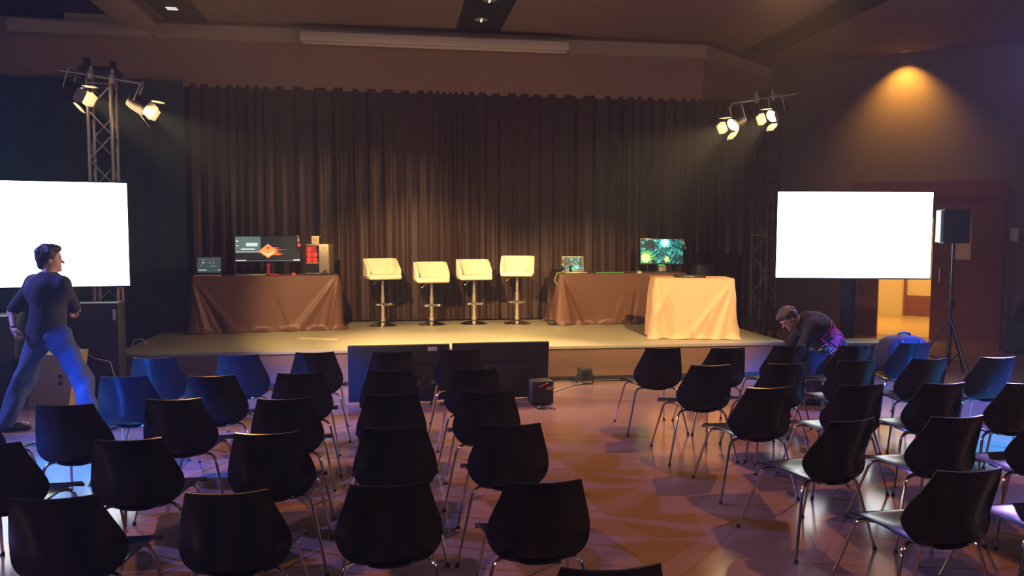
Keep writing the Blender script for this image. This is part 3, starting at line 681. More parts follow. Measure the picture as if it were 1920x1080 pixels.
# ------------------------------------------------------------------ bar stools
def stool(label, x, y, hs, rz, post):
    t = thing('bar_stool', label, 'bar stool', (x, y, SH), rz, 'white bar stools on the stage')
    MB().lathe([(.205, 0), (.205, .008), (.19, .016), (.12, .035), (.05, .055), (.034, .075), (.030, .09), (0, .09)], 36).build('base', M['chrome'], t)
    MB().lathe([(.042, .07), (.042, .12), (.036, .125), (.034, hs*.62), (.026, hs*.62+.004), (.026, hs-.055), (0, hs-.055)], 20).build('column', M['brass'], t)
    zf = hs*.44
    P = [(.03*math.cos(a), -.03*math.sin(a), zf) for a in (PI/2,)]+[(0, -.04, zf)]
    ring = [(.15*math.cos(a), -.10+.10*math.sin(a), zf) for a in np.linspace(0, 2*PI, 24)]
    MB().tube(ring, .010, 8).tube([(0, 0, zf), (0, -.2, zf)], .010, 8).lathe([(.034, zf-.02), (.04, zf-.02), (.04, zf+.02), (.034, zf+.02)], 16).build('footrest', M['chrome'], t)
    MB().tube([(-.02, -.02, hs-.055), (-.10, -.06, hs-.065), (-.17, -.10, hs-.12)], .008, 8).build('lever', M['chrome'], t)
    MB().bbox(-.10, .10, -.10, .10, hs-.06, hs-.045, .004).build('seat_plate', M['black'], t)
    # one-piece padded seat: cushion rolled at the front, low wrap-round back
    seat = MB().bbox(-.245, .245, -.20, .19, hs-.045, hs+.03, .03, seg=4)
    seat.build('seat', M['leather'], t, ang=80)
    G = np.zeros((41, 9, 3))
    for i, s in enumerate(np.linspace(-1, 1, 41)):
        # path: side arm -> back -> side arm
        a = abs(s); sg = 1 if s > 0 else -1
        if a > .60: x_, y_ = sg*.235, .12-(a-.60)/.40*.22
        elif a > .40: q = (a-.40)/.20*PI/2; x_, y_ = sg*(.165+.07*math.sin(q)), .12+.07*math.cos(q)
        else: x_, y_ = s/.40*.165, .19
        top = hs+.03+.23*(1 if a < .55 else 1-.72*((a-.55)/.45)**1.2)
        for j in range(9): G[i, j] = (x_, y_, hs+.0+(top-hs)*j/8)
    MB().thick(G, .045).build('backrest', M['leather'], t, ang=80)
    return t
stool('white bar stool nearest the left brown-clothed table', -.16, 11.91, .745, .30, 0)
stool('lowest white bar stool, between its two nearest neighbours left of centre', .57, 11.96, .69, .14, 0)
stool('white bar stool just right of the lowest one', 1.22, 12.0, .725, .12, 0)
stool('tallest white bar stool, nearest the right brown-clothed table', 1.88, 11.95, .78, -.22, 0)

# ------------------------------------------------------------------ prompt monitors in front of the stage
def prompter(label, x, y, rz, lab, w=1.07):
    t = thing('television', label, 'television', (x, y, 0), rz)
    R = Matrix.Translation((0, 0, .03)) @ Matrix.Rotation(.13, 4, 'X')
    MB().bbox(-w/2, w/2, -.015, .03, 0, .62, .008, R).build('panel', M['black'], t)
    MB().bbox(-w/2+.17, w/2-.17, -.06, -.012, .0, .40, .02, R).build('rear_housing', M['black'], t)
    MB().box(-w/2+.015, w/2-.015, .031, .033, .02, .605, R).build('screen', M['blackg'], t, smooth=False)
    for sx in (-.34, .34):
        MB().tube([(sx, -.16, .012), (sx, 0, .05), (sx, .16, .012)], .012, 8).build('foot', M['black'], t)
    if lab: MB().box(.30, .40, -.018, -.0155, .555, .60, R).build('label_sticker', M['paper'], t, smooth=False)
    return t
prompter('back of the black television before the stage, left of the pair, white sticker', .055, 8.48, .02, True)
prompter('back of the black television before the stage, right of the pair', 1.155, 8.55, .03, False)
t = thing('flight_case', 'small black equipment box at the right end of the front televisions', 'equipment box', (1.56, 8.28, 0), .1)
MB().bbox(-.12, .12, -.10, .10, .01, .26, .012).build('case', M['black'], t)
MB().tube([(-.05, -.105, .2), (-.03, -.13, .22), (.03, -.13, .24), (.05, -.105, .24)], .005, 6).build('red_lead', M['red'], t)
MB().box(.04, .12, -.112, -.10, .17, .20).build('orange_tag', mat('orange_tag', (.6, .25, .1), .6), t, smooth=False)
o = MB().tube([(0, 0, .01), (.05, -.03, .012), (.12, -.07, .010), (.10, -.14, .010), (.02, -.12, .012), (.06, -.05, .018), (.16, -.10, .01), (.2, -.16, .01)], .008, 8).build('cable', M['cable_black']); o.location = (1.46, 8.12, 0)
tag(o, 'tangled dark cable on the floor below the right front television', 'cable')
t = thing('floor_light', 'small black floor lamp against the stage front, right of the televisions', 'stage light', (2.30, 9.30, 0), .1)
MB().bbox(-.08, .08, -.06, .06, .04, .20, .01).build('housing', M['black'], t)
MB().tube([(-.10, 0, .12), (-.11, 0, .02), (-.10, -.04, .012), (.10, -.04, .012), (.11, 0, .02), (.10, 0, .12)], .010, 8).build('yoke', M['black'], t)
MB().lathe([(0, -.002), (.05, -.002), (.05, .004), (0, .004)], 18, Matrix.Translation((0, -.062, .12)) @ Matrix.Rotation(PI/2, 4, 'X')).build('lens', M['blackg'], t)
o = MB().tube([(1.75, 8.75, .012), (1.9, 8.95, .012), (2.15, 9.22, .014), (2.25, 9.24, .014)], .008, 8).build('cable', M['cable']); recenter(o)
tag(o, 'pale cable running from the front televisions to the small floor lamp', 'cable')
o = MB().tube([(2.45, 9.42, .014), (3.0, 9.45, .014), (3.7, 9.44, .014), (4.6, 9.46, .014)], .013, 8).build('cable', M['cable_black']); recenter(o)
tag(o, 'black cable lying along the foot of the stage front', 'cable')

# ------------------------------------------------------------------ loudspeakers and boxes
t = thing('speaker_stand', 'black tripod stand carrying the loudspeaker at the right', 'speaker stand', (7.25, 9.38, 0))
MB().tube([(0, 0, .10), (0, 0, 1.72)], .017, 12).build('pole', M['trussdark'], t)
MB().tube([(0, 0, .12), (0, 0, .95)], .024, 12).build('sleeve', M['black'], t)
MB().tube([(0, 0, .88), (0, 0, .98)], .038, 12).build('collar', M['black'], t)
for k in range(3):
    a = .5+k*2*PI/3; c, s = math.cos(a), math.sin(a)
    lg = MB().tube([(c*.03, s*.03, .70), (c*.24, s*.24, .32), (c*.42, s*.42, .015)], .013, 8).build('leg', M['black'], t)
    MB().tube([(c*.02, s*.02, .16), (c*.28, s*.28, .24)], .009, 8).build('strut', M['black'], t)
    MB().tube([(c*.41, s*.41, .03), (c*.43, s*.43, 0.0)], .017, 8).build('foot', M['glide'], lg)
t = thing('loudspeaker', 'black loudspeaker on the tripod stand beside the right television', 'loudspeaker', (7.25, 9.38, 1.721), -.45)
MB().prism([(-.15, 0), (.15, 0), (.15, .44), (-.15, .44)], -.16, .16).build('cabinet', mat('speaker_black', (.018, .024, .026), .6), t, smooth=False)
MB().bbox(-.19, -.152, -.15, .15, .01, .43, .006).build('grille', mat('speaker_front_lit_tint', (.30, .34, .33), .5, bump=.2, bscale=300), t)  # pale colour stands in for light falling on the speaker front
t = thing('loudspeaker', 'large black bass cabinet on the floor at the right edge', 'loudspeaker', (9.78, 10.95, 0), -.6)
MB().bbox(-.32, .45, -.3, .3, .0, .50, .012).build('cabinet', M['black'], t)
MB().bbox(-.29, .42, -.312, -.3, .03, .47, .004).build('grille', M['grille'], t)
t = thing('loudspeaker', 'black wedge monitor lying on the bass cabinet at the right edge', 'loudspeaker', (9.90, 10.92, .501), -.6)
MB().prism([(-.26, 0), (.34, 0), (.34, .34), (-.10, .34), (-.22, .18)], -.22, .22).build('cabinet', M['black'], t, smooth=False)
MB().box(-.05, .30, -.228, -.22, .04, .30).build('grille', M['grille'], t, smooth=False)
t = thing('loudspeaker', 'bare plywood speaker box at the left front corner of the stage', 'loudspeaker', (-3.50, 8.93, 0), .05)
MB().prism([(-.24, 0), (.13, 0), (.22, .56), (-.24, .56)], -.2, .2).build('cabinet', M['boxwood'], t, smooth=False)
MB().lathe([(0, 0), (.022, 0), (.022, .004), (0, .004)], 14, Matrix.Translation((.06, -.199, .33)) @ Matrix.Rotation(PI/2, 4, 'X')).lathe([(0, 0), (.022, 0), (.022, .004), (0, .004)], 14, Matrix.Translation((.06, -.199, .26)) @ Matrix.Rotation(PI/2, 4, 'X')).build('port', M['black'], t)
t = thing('loudspeaker', 'tall black speaker cabinet on the floor behind the walking person', 'loudspeaker', (-4.25, 9.0, 0), .15)
MB().bbox(-.35, .3, -.14, .3, .0, .95, .012).build('cabinet', M['black'], t)
MB().bbox(-.32, .27, -.152, -.14, .03, .92, .004).build('grille', M['grille'], t)
t = thing('equipment_rack', 'tall black equipment rack under the left television', 'equipment rack', (-3.26, 9.36, 0), .0)
MB().bbox(-.25, .25, -.12, .12, .0, 1.05, .012).build('cabinet', M['black'], t)
MB().box(-.22, .22, -.124, -.12, .62, .63).box(-.22, .22, -.124, -.12, .82, .825).build('rack_line', M['trussdark'], t, smooth=False)
MB().bbox(.20, .23, -.15, -.13, .86, .98, .005).build('handle', M['silver'], t)
o = MB().tube([(-3.50, 9.215, .80), (-3.47, 9.21, .66), (-3.39, 9.205, .54), (-3.25, 9.205, .44), (-3.10, 9.21, .40), (-3.05, 9.215, .2), (-3.08, 9.21, .012)], .008, 8).build('cable', M['cable']); recenter(o)
tag(o, 'grey cable hanging in a curve below the left television', 'cable')
o = MB().tube([(-3.16+.02, 10.05, SH+.01), (-3.10, 10.05, SH+.09), (-3.02, 10.08, SH+.10), (-2.96, 10.12, SH+.01)], .007, 8).build('cable', M['cable']); recenter(o)
tag(o, 'short white cable loop at the left edge of the stage', 'cable')

# ------------------------------------------------------------------ backpack on a chair
def superbox(cx, cy, cz_, a, b, c, e=.35, taper=0, n=28):
    G = np.zeros((n*2, n, 3)); f = lambda t_, p: math.copysign(abs(t_)**p, t_)
    for i in range(n*2):
        for j in range(n):
            u = 2*PI*i/(n*2); v = -PI/2+PI*j/(n-1)
            z = f(math.sin(v), e); k = 1-taper*(z+1)/2
            G[i, j] = (cx+a*k*f(math.cos(v), e)*f(math.cos(u), e), cy+b*k*f(math.cos(v), e)*f(math.sin(u), e), cz_+c*z)
    return G
t = thing('backpack', 'bulging navy blue backpack on the right block seat nearest the tripod', 'backpack', (5.06, 7.22, .460), .05)
MB().grid(superbox(0, .0, .185, .25, .15, .185, .60, .08), True).build('body', M['bag'], t, ang=80)
MB().grid(superbox(0, .16, .14, .20, .06, .12, .5, .1), True).build('front_pocket', M['bag'], t, ang=80)
MB().tube([(.02+.24*math.cos(a)*.86, -.07+.0*a, .185+.175*math.sin(a)) for a in np.linspace(.1, PI-.1, 20)], .010, 8).build('zip_piping', M['bagtrim'], t)
MB().tube([(-.07, -.02, .36), (-.06, -.02, .385), (0, -.02, .395), (.06, -.02, .385), (.07, -.02, .36)], .012, 8).build('top_handle', M['black'], t)
for sx in (-.1, .1): MB().tube([(sx, -.12, .33), (sx*1.1, -.175, .25), (sx*1.2, -.165, .12), (sx*1.4, -.12, .03)], .018, 8).build('shoulder_strap', M['bagtrim'], t)
o = MB().bbox(-.10, .10, -.07, .07, 0, .17, .03).tube([(-.05, 0, .16), (0, 0, .22), (.05, 0, .16)], .01, 8).build('bag', M['black']); o.location = (3.2, 7.95, 0)
tag(o, 'small black bag on the floor in front of the crouching person', 'bag')

# ------------------------------------------------------------------ people: implicit surfaces
def sdf_field(prims, X, Y, Z, k):
    Fd = np.full(X.shape, 1.0, np.float32); return Fd
def seg_d(P, a, b, ra, rb):
    a = np.array(a, np.float32); b = np.array(b, np.float32); ab = b-a; L2 = float(ab@ab)+1e-9
    t_ = np.clip(((P-a)@ab)/L2, 0, 1); return np.linalg.norm(P-a-t_[..., None]*ab, axis=-1)-(ra+(rb-ra)*t_)
def ell_d(P, c, r, R=None):
    Q = P-np.array(c, np.float32)
    if R is not None: Q = Q @ np.array(R, np.float32)
    r = np.array(r, np.float32); k0 = np.linalg.norm(Q/r, axis=-1); k1 = np.linalg.norm(Q/(r*r), axis=-1)+1e-9
    return k0*(k0-1)/k1
def prim_d(P, p):
    return seg_d(P, *p[1:5]) if p[0] == 's' else ell_d(P, *p[1:])
def pbox(p):
    if p[0] == 's':
        a, b = np.array(p[1]), np.array(p[2]); r = max(p[3], p[4]); return np.minimum(a, b)-r, np.maximum(a, b)+r
    r = max(p[2]); return np.array(p[1])-r, np.array(p[1])+r
def smin(a, b, k):
    h = np.clip(.5+.5*(b-a)/k, 0, 1); return b*(1-h)+a*h-k*h*(1-h)
def field_at(prims, P, dflt=.03):
    d = np.full(P.shape[:-1], 1.0, np.float32)
    for p in prims:
        k = p[-1] if isinstance(p[-1], dict) else {}
        pp = p[:-1] if isinstance(p[-1], dict) else p
        d = smin(d, prim_d(P, pp), k.get('k', dflt))
    return d
def surf(prims, h, dflt=.03, noise=None, clip=()):
    lo = np.min([pbox(p if not isinstance(p[-1], dict) else p[:-1])[0] for p in prims], axis=0)-.04
    hi = np.max([pbox(p if not isinstance(p[-1], dict) else p[:-1])[1] for p in prims], axis=0)+.04
    n = np.ceil((hi-lo)/h).astype(int)+1
    ax = [lo[i]+h*np.arange(n[i]) for i in range(3)]
    D = np.full(n, 1.0, np.float32)
    for p in prims:
        k = p[-1].get('k', dflt) if isinstance(p[-1], dict) else dflt
        pp = p[:-1] if isinstance(p[-1], dict) else p
        a, b = pbox(pp); m_ = k+h*3
        i0 = np.maximum(((a-m_-lo)/h).astype(int), 0); i1 = np.minimum(((b+m_-lo)/h).astype(int)+2, n)
        sl = tuple(slice(i0[i], i1[i]) for i in range(3))
        G = np.stack(np.meshgrid(*[ax[i][sl[i]] for i in range(3)], indexing='ij'), -1).astype(np.float32)
        D[sl] = smin(D[sl], prim_d(G, pp), k)
    if noise is not None:
        G = np.stack(np.meshgrid(*ax, indexing='ij'), -1).astype(np.float32); D += noise(G)
    if clip:
        G = np.stack(np.meshgrid(*ax, indexing='ij'), -1).astype(np.float32)
        for cp, cn in clip: D = np.maximum(D, ((G-np.array(cp, np.float32)) @ np.array(cn, np.float32)))
    # surface nets
    s = D < 0
    c = [s[i:n[0]-1+i, j:n[1]-1+j, k:n[2]-1+k] for i in (0, 1) for j in (0, 1) for k in (0, 1)]
    cnt = sum(x.astype(np.int8) for x in c); act = (cnt > 0) & (cnt < 8)
    idx = np.full(act.shape, -1, np.int64); I = np.argwhere(act); idx[act] = np.arange(len(I))
    acc = np.zeros((len(I), 3)); num = np.zeros(len(I))
    off = [(i, j, k) for i in (0, 1) for j in (0, 1) for k in (0, 1)]
    val = {o_: D[I[:, 0]+o_[0], I[:, 1]+o_[1], I[:, 2]+o_[2]] for o_ in off}
    for o1 in off:
        for d_ in range(3):
            if o1[d_] == 0:
                o2 = list(o1); o2[d_] = 1; o2 = tuple(o2); a, b = val[o1], val[o2]; mk = (a < 0) != (b < 0)
                t_ = np.where(mk, a/(a-b+1e-20*(~mk)), 0) if True else 0
                p_ = np.tile(np.array(o1, float), (len(I), 1)); p_[:, d_] += np.nan_to_num(t_)
                acc[mk] += p_[mk]; num[mk] += 1
    V = lo+h*(I+acc/num[:, None]); Fs = []
    for d_ in range(3):
        e, f = [(1, 2), (2, 0), (0, 1)][d_]
        sl0 = [slice(None)]*3; sl1 = [slice(None)]*3; sl0[d_] = slice(0, n[d_]-1); sl1[d_] = slice(1, n[d_])
        mk = s[tuple(sl0)] != s[tuple(sl1)]; J = np.argwhere(mk)
        J = J[(J[:, e] > 0) & (J[:, f] > 0) & (J[:, e] < n[e]-1) & (J[:, f] < n[f]-1)]
        q = []
        for de, df in ((0, 0), (1, 0), (1, 1), (0, 1)):
            K = J.copy(); K[:, e] -= de; K[:, f] -= df; q.append(idx[K[:, 0], K[:, 1], K[:, 2]])
        Fs.append(np.stack(q, 1))
    Fs = np.concatenate(Fs); Fs = Fs[(Fs >= 0).all(1)]
    return V, Fs
def sm(name, prims, h, mt, parent, dflt=.03, noise=None, clip=(), ang=180):
    V, Fs = surf(prims, h, dflt, noise, clip); mb = MB(); mb.v = [tuple(v) for v in V.tolist()]; mb.f = [tuple(f) for f in Fs.tolist()]
    return mb.build(name, mt, parent, ang=ang)
def v3(*a): return np.array(a, float)
def hand(w, d, palm_n, thumb_side, curl, s=1.0):
    """wrist point, direction of the hand, palm normal, sideways vector to the thumb"""
    w = v3(*w); d = v3(*d)/np.linalg.norm(d); pn = v3(*palm_n); pn = pn-d*(pn@d); pn /= np.linalg.norm(pn); sd = np.cross(d, pn)
    if sd@v3(*thumb_side) < 0: sd = -sd
    out = [('s', w, w+d*.03*s, .024*s, .026*s, {'k': .02})]
    for o_ in (-.026, -.009, .009, .026): out.append(('s', w+d*.02*s+sd*o_*.6*s, w+d*.085*s+sd*o_*s, .013*s, .0115*s, {'k': .012}))
    for o_, L_ in ((-.030, .062), (-.010, .078), (.010, .084), (.030, .074)):
        p = w+d*.088*s+sd*o_*s; a = curl*.6
        for sg, r_ in zip((.42, .32, .26), (.0095, .0088, .0078)):
            dd = d*math.cos(a)+pn*math.sin(a); q = p+dd*L_*sg*s; out.append(('s', p, q, r_*s, (r_-.0008)*s, {'k': .003})); p = q; a += curl
    p = w+d*.025*s+sd*.025*s; a1 = d*.55+sd*.75+pn*.3; a1 /= np.linalg.norm(a1); q = p+a1*.042*s; out.append(('s', p, q, .014*s, .011*s, {'k': .010}))
    a2 = d*.8+sd*.25+pn*.5; a2 /= np.linalg.norm(a2); r_ = q+a2*.03*s; out.append(('s', q, r_, .0105*s, .009*s, {'k': .004}))
    a3 = d*.8-sd*.1+pn*.6; a3 /= np.linalg.norm(a3); out.append(('s', r_, r_+a3*.024*s, .009*s, .0078*s, {'k': .004}))
    return out
def headp(c, face, upv, s=1.0):
    c = v3(*c); f = v3(*face)/np.linalg.norm(face); u = v3(*upv); u = u-f*(u@f); u /= np.linalg.norm(u); r_ = np.cross(f, u)
    R = np.stack([r_, f, u], 1)
    P = [('e', c+u*.025*s, (.074*s, .095*s, .092*s), R, {'k': .02}), ('e', c+f*.030*s-u*.045*s, (.056*s, .062*s, .072*s), R, {'k': .03}),
         ('s', c+f*.088*s+u*.008*s, c+f*.112*s-u*.022*s, .007*s, .012*s, {'k': .012}),
         ('e', c+f*.092*s-u*.055*s, (.022*s, .010*s, .007*s), R, {'k': .008}), ('e', c+f*.082*s-u*.088*s, (.022*s, .018*s, .016*s), R, {'k': .02})]
    for sg in (-1, 1):
        P += [('e', c+r_*sg*.075*s-u*.005*s-f*.008*s, (.009*s, .018*s, .030*s), R, {'k': .006}), ('e', c+r_*sg*.032*s+f*.086*s+u*.030*s, (.020*s, .008*s, .006*s), R, {'k': .01}),
              ('e', c+r_*sg*.031*s+f*.084*s+u*.008*s, (.013*s, .008*s, .008*s), R, {'k': .004})]
    return P, R
def wr(amp, fq, seed):
    r = np.random.default_rng(seed); K = r.normal(size=(5, 3))*fq; ph = r.uniform(0, 6, 5)
    def f(G):
        o_ = 0
        for k_, p_ in zip(K, ph): o_ = o_+np.sin(G@k_.astype(np.float32)+p_)
        return (amp*o_/3).astype(np.float32)
    return f

# --- walking person, left ------------------------------------------------
pm = thing('person', 'person walking in dark T-shirt and blue jeans before the left television', 'person', (-3.10, 7.73, 0), -YAW)
J = dict(neck=v3(.0, .0, 1.43), chest=v3(-.01, .0, 1.25), belly=v3(-.02, 0, 1.05), pel=v3(-.02, 0, .90),
         ls=v3(-.175, .07, 1.36), rs=v3(.15, -.05, 1.36), le=v3(-.345, .0, 1.10), lw=v3(-.275, -.10, .965),
         re=v3(.115, .20, 1.11), rw=v3(.05, .36, 1.10), lh=v3(-.11, .04, .87), rh=v3(.08, -.03, .87),
         lk=v3(-.27, .02, .50), la=v3(-.43, -.02, .115), rk=v3(.24, .05, .50), ra=v3(.37, -.02, .10))
hc = v3(.0, .02, 1.575); hp, HR = headp(hc, (.80, .58, -.02), (0, 0, 1))
def body(J, foot_l, foot_r):
    P = [('s', J['neck']-v3(0, 0, .02), J['neck']+v3(0, .01, .07), .055, .050), ('s', J['chest']+v3(0, 0, .07), J['belly'], .125, .115, {'k': .05}), ('s', J['ls'], J['rs'], .062, .062, {'k': .05}),
         ('s', J['belly'], J['pel'], .115, .12, {'k': .05}), ('s', J['lh'], J['rh'], .10, .10, {'k': .04})]
    for a in 'lr':
        P += [('s', J[a+'s'], J[a+'e'], .050, .039), ('s', J[a+'e'], J[a+'w'], .038, .025), ('s', J[a+'h'], J[a+'k'], .085, .055, {'k': .04}), ('s', J[a+'k'], J[a+'a'], .055, .036), ]
    for a, ft in (('l', foot_l), ('r', foot_r)):
        P += [('s', J[a+'a']+v3(0, 0, -.05), J[a+'a']+v3(*ft)*.17+v3(0, 0, -.065), .034, .026)]
    return P
fl_, fr_ = (.9, .3, 0), (.85, .5, 0)
handL = hand(J['lw'], (.35, -.25, -.75), (.6, .5, .2), (.3, -.2, .3), 1.15)
handR = hand(J['rw'], (-.5, .3, -.3), (0, .4, -.6), (0, 1, .2), .9)
bp_ = body(J, fl_, fr_)+hp+handL+handR+[('s', J['neck']+v3(0, 0, .03), hc-v3(0, 0, .05), .052, .05)]
sm('body', bp_, .0055, M['skin'], pm)
sh = [('s', J['neck']-v3(0, 0, .025), J['neck']+v3(0, 0, -.01), .068, .064), ('s', J['chest']+v3(0, 0, .06), J['belly'], .150, .142, {'k': .06}), ('s', J['belly'], J['pel']+v3(0, 0, -.02), .142, .135, {'k': .05}),
      ('s', J['ls'], J['rs'], .078, .078, {'k': .06}), ('s', J['pel']+v3(-.03, 0, .02), J['pel']+v3(.03, 0, -.12), .155, .165, {'k': .05}), ('e', J['chest']+v3(0, 0, .04), (.205, .14, .16), {'k': .05})]
for a in 'lr': sh.append(('s', J[a+'s'], J[a+'s']*.10+J[a+'e']*.90, .066, .058))
sm('t_shirt', sh, .010, M['tee'], pm, noise=wr(.006, 14, 2), clip=[((0, 0, .83), (.06, 0, -1))], ang=60)
tr = [('s', J['lh'], J['rh'], .118, .118, {'k': .05}), ('e', J['pel'], (.165, .14, .10), {'k': .04})]
for a in 'lr': tr += [('s', J[a+'h'], J[a+'k'], .112, .090, {'k': .05}), ('s', J[a+'k'], J[a+'a']+v3(0, 0, -.04), .088, .080)]
sm('jeans', tr, .010, M['jeans'], pm, noise=wr(.013, 22, 5))
for a, ft in (('l', fl_), ('r', fr_)):
    c_ = J[a+'a']; f_ = v3(*ft); dz = -c_[2]+.038
    sm('shoe', [('s', c_+v3(0, 0, dz)-f_*.06, c_+v3(0, 0, dz)+f_*.11, .040, .040), ('s', c_+v3(0, 0, dz+.01), c_+v3(0, 0, -.03), .045, .048), ('s', c_+f_*.11+v3(0, 0, dz), c_+f_*.185+v3(0, 0, dz-.008), .040, .030)], .009, M['shoe'], pm)
f = HR[:, 1]; u = HR[:, 2]
hr = [('e', hc+u*.045-f*.022, (.088, .098, .092), HR), ('e', hc+u*.105+f*.02, (.070, .080, .042), HR), ('s', hc-f*.055+u*.0, hc-f*.062-u*.05, .055, .038)]
for k_ in range(26):
    a, b = rng.uniform(0, 2*PI), rng.uniform(.15, 1.3); d_ = HR[:, 0]*math.cos(a)*math.cos(b)*.085+f*(math.sin(a)*math.cos(b)*.09-.02)+u*(math.sin(b)*.088+.045)
    if d_@f > .06 and d_@u < .08: continue
    hr.append(('e', hc+d_, (.024, .024, .020), {'k': .012}))
sm('hair', hr, .007, M['hair'], pm, dflt=.02)
MB().tube([tuple(J['lw']*(1-.0)+v3(.030*math.cos(a), .030*math.sin(a), .02)) for a in np.linspace(0, 2*PI, 14)], .005, 6).build('bracelet', M['glide'], pm)

# --- crouching person, right --------------------------------------------
pb = thing('person', 'person crouching in dark hoodie with pink square print beside the stage', 'person', (4.56, 7.91, 0), -YAW)
J = dict(neck=v3(-.23, .02, .90), chest=v3(-.04, .03, .82), belly=v3(.12, .05, .66), pel=v3(.24, .06, .46),
         ls=v3(-.12, -.12, .85), rs=v3(-.10, .20, .84), le=v3(-.26, -.17, .60), lw=v3(-.42, -.10, .44), re=v3(-.24, .26, .58), rw=v3(-.42, .20, .42),
         lh=v3(.23, -.04, .44), rh=v3(.23, .16, .44), lk=v3(-.14, -.12, .50), la=v3(-.02, -.08, .10), rk=v3(-.14, .28, .50), ra=v3(.0, .22, .10))
hc = v3(-.335, .00, .925); hp, HR = headp(hc, (-.66, -.06, -.72), (-.70, 0, .70))
def body2(J):
    P = [('s', J['chest'], J['belly'], .125, .11, {'k': .05}), ('s', J['ls'], J['rs'], .065, .065, {'k': .05}), ('s', J['belly'], J['pel'], .11, .125, {'k': .05}), ('s', J['lh'], J['rh'], .11, .11, {'k': .04}),
         ('s', (J['ls']+J['rs'])/2, J['neck'], .06, .052), ('s', J['neck'], hc, .052, .05)]
    for a in 'lr': P += [('s', J[a+'s'], J[a+'e'], .050, .039), ('s', J[a+'e'], J[a+'w'], .038, .025), ('s', J[a+'h'], J[a+'k'], .085, .055, {'k': .04}), ('s', J[a+'k'], J[a+'a'], .055, .036), ('s', J[a+'a']+v3(0, 0, -.05), J[a+'a']+v3(-.17, 0, -.065), .034, .026)]
    return P
bp_ = body2(J)+hp+hand(J['lw'], (-.75, .1, -.55), (-.2, .3, -.8), (0, 1, 0), .55)+hand(J['rw'], (-.75, -.1, -.55), (-.2, -.3, -.8), (0, -1, 0), .55)
sm('body', bp_, .0055, M['skin'], pb)
HOOD = [('s', J['chest']+v3(-.03, 0, .01), J['belly'], .160, .148, {'k': .06}), ('s', J['belly'], J['pel']+v3(.0, 0, .02), .148, .160, {'k': .06}), ('s', J['ls'], J['rs'], .088, .088, {'k': .07}),
        ('s', (J['ls']+J['rs'])/2+v3(.0, 0, .03), J['neck']+v3(.05, 0, .0), .082, .070, {'k': .05}), ('e', J['chest']+v3(.0, .0, .02), (.18, .20, .145), {'k': .05})]
for a in 'lr': HOOD += [('s', J[a+'s'], J[a+'e'], .070, .060), ('s', J[a+'e'], J[a+'w']*.9+J[a+'e']*.1, .058, .042)]
hd = sm('hoodie', HOOD, .010, M['hoodie'], pb, noise=wr(.004, 13, 8))
sm('hood', [('s', J['neck']+v3(.10, -.07, .035), J['neck']+v3(.10, .09, .035), .045, .045, {'k': .05}), ('s', J['neck']+v3(.12, 0.01, .03), J['neck']+v3(.17, .01, -.01), .07, .055, {'k': .05})], .009, M['hoodie'], pb)
tr = [('s', J['lh'], J['rh'], .128, .128, {'k': .05})]
for a in 'lr': tr += [('s', J[a+'h'], J[a+'k'], .104, .076, {'k': .05}), ('s', J[a+'k'], J[a+'a']+v3(0, 0, -.01), .074, .058)]
sm('trousers', tr, .010, M['slacks'], pb, noise=wr(.004, 16, 3))
for a in 'lr':
    c_ = J[a+'a']; f_ = v3(-1, -.05, 0); dz = -c_[2]+.038
    sm('shoe', [('s', c_+v3(0, 0, dz)-f_*.06, c_+v3(0, 0, dz)+f_*.11, .040, .040), ('s', c_+v3(0, 0, dz+.01), c_+v3(0, 0, -.03), .045, .048), ('s', c_+f_*.11+v3(0, 0, dz), c_+f_*.185+v3(0, 0, dz-.008), .040, .030)], .009, M['shoe'], pb)
f = HR[:, 1]; u = HR[:, 2]
hr = [('e', hc+u*.04-f*.022, (.086, .098, .090), HR), ('e', hc+u*.085+f*.03, (.068, .075, .04), HR), ('s', hc-f*.055+u*.01, hc-f*.06-u*.04, .055, .036)]
for k_ in range(20):
    a, b = rng.uniform(0, 2*PI), rng.uniform(.1, 1.3); d_ = HR[:, 0]*math.cos(a)*math.cos(b)*.080+f*(math.sin(a)*math.cos(b)*.088-.02)+u*(math.sin(b)*.080+.04)
    if d_@f > .06 and d_@u < .08: continue
    hr.append(('e', hc+d_, (.024, .024, .018), {'k': .012}))
sm('hair', hr, .007, M['hair2'], pb, dflt=.02)
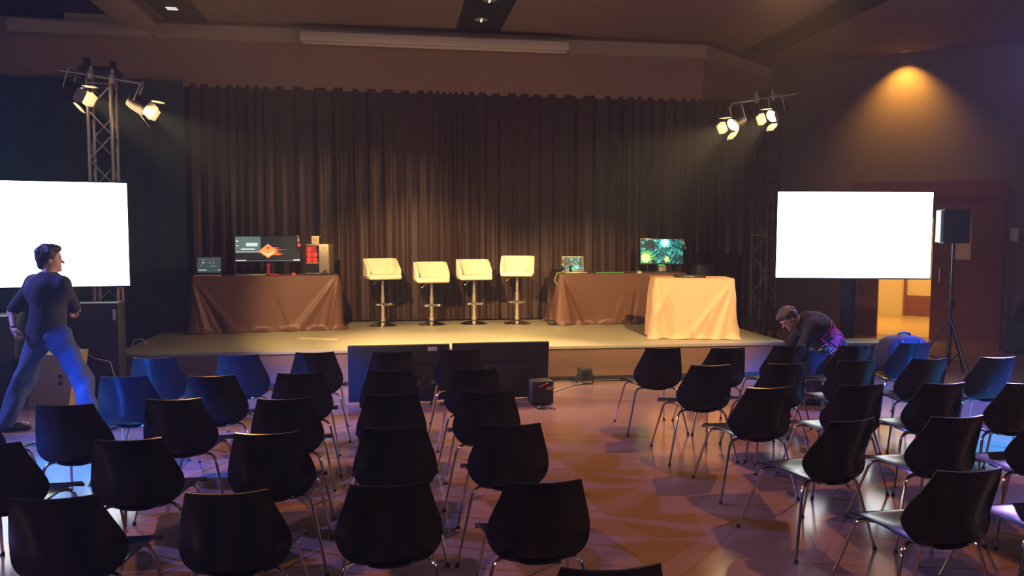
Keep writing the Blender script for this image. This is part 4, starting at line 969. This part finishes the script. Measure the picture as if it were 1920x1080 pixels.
# prints on the back of the hoodie: laid on the cloth
def project(V, origin, ux, uy, direction, off, prims):
    out = []
    dn = v3(*direction)/np.linalg.norm(direction)
    P = origin+np.outer(V[:, 0], ux)+np.outer(V[:, 1], uy)-dn*.25
    P = P.astype(np.float32)
    for _ in range(50):
        d_ = field_at(prims, P)-.002-off; P = P+dn.astype(np.float32)*np.clip(d_*.8, -.01, .05)[:, None]
    return P
DIR = v3(-.30, .86, -.42); Uy = v3(-.62, .0, .62)/np.linalg.norm([.62, .62]); Ux = v3(.66, .0, .66)/np.linalg.norm([.66, .66])
Ux = v3(.72, .25, -.62); Ux /= np.linalg.norm(Ux); Uy = np.cross(Ux, DIR/np.linalg.norm(DIR)); Uy /= np.linalg.norm(Uy)
if Uy[2] < 0: Uy = -Uy
PO = v3(.13, -.12, .77)
def patch(nm, mt, par, polys, off, o0=PO, step=.012):
    mb = MB()
    for poly in polys:   # quads given by four corners, subdivided
        a, b, c, d_ = [np.array(p, float) for p in poly]; nu = max(2, int(np.linalg.norm(b-a)/step)+1); nv = max(2, int(np.linalg.norm(d_-a)/step)+1)
        Vp = np.array([(a*(1-s_)+b*s_)*(1-t_)+(d_*(1-s_)+c*s_)*t_ for s_ in np.linspace(0, 1, nu) for t_ in np.linspace(0, 1, nv)])
        P = project(Vp, o0, Ux, Uy, DIR, off, HOOD); mb.thick(P.reshape(nu, nv, 3), .002)
    return mb.build(nm, mt, par, ang=80)
s_ = .115; w_ = .012
patch('pink_square_print', M['print_pink'], hd, [[(-s_, -s_), (s_, -s_), (s_, -s_+w_), (-s_, -s_+w_)], [(-s_, s_-w_), (s_, s_-w_), (s_, s_), (-s_, s_)], [(-s_, -s_), (-s_+w_, -s_), (-s_+w_, s_), (-s_, s_)], [(s_-w_, -s_), (s_, -s_), (s_, s_), (s_-w_, s_)],
      [(-.09, .02), (-.01, .07), (.09, .06), (.02, .03)], [(-.01, -.09), (.09, -.09), (.09, .04), (.02, .02)], [(-.09, -.02), (-.03, -.05), (.03, .0), (-.05, .04)], [(-.08, .075), (.0, .08), (.05, .095), (-.07, .095)]], .004)
def text_on(word, size, o0, mt, par, nm):
    cu_ = bpy.data.curves.new('t', 'FONT'); cu_.body = word; cu_.size = size; cu_.space_character = 1.25; cu_.align_x = 'CENTER'; cu_.extrude = 0; cu_.offset = -.0005
    ob = bpy.data.objects.new('t', cu_); COL.objects.link(ob); bpy.context.view_layer.update()
    me = bpy.data.meshes.new_from_object(ob.evaluated_get(bpy.context.evaluated_depsgraph_get())); bpy.data.objects.remove(ob)
    V = np.array([v.co[:] for v in me.vertices]); Fs = [tuple(p.vertices) for p in me.polygons]
    P = project(V[:, :2], o0, Ux, Uy, DIR, .004, HOOD)
    mb = MB(); mb.add(P.tolist(), Fs); return mb.build(nm, mt, par, smooth=False)
text_on('OMEN', .062, PO-Uy*.158+Ux*.06, M['print_white'], hd, 'word_print')

# ------------------------------------------------------------------ thin theatrical haze in the air of the hall
nt = W.node_tree
vs = nt.nodes.new('ShaderNodeVolumeScatter'); vs.inputs['Density'].default_value = .0024; vs.inputs['Anisotropy'].default_value = .35; vs.inputs['Color'].default_value = (.75, .92, 1, 1)
nt.links.new(vs.outputs[0], nt.nodes['World Output'].inputs['Volume'])
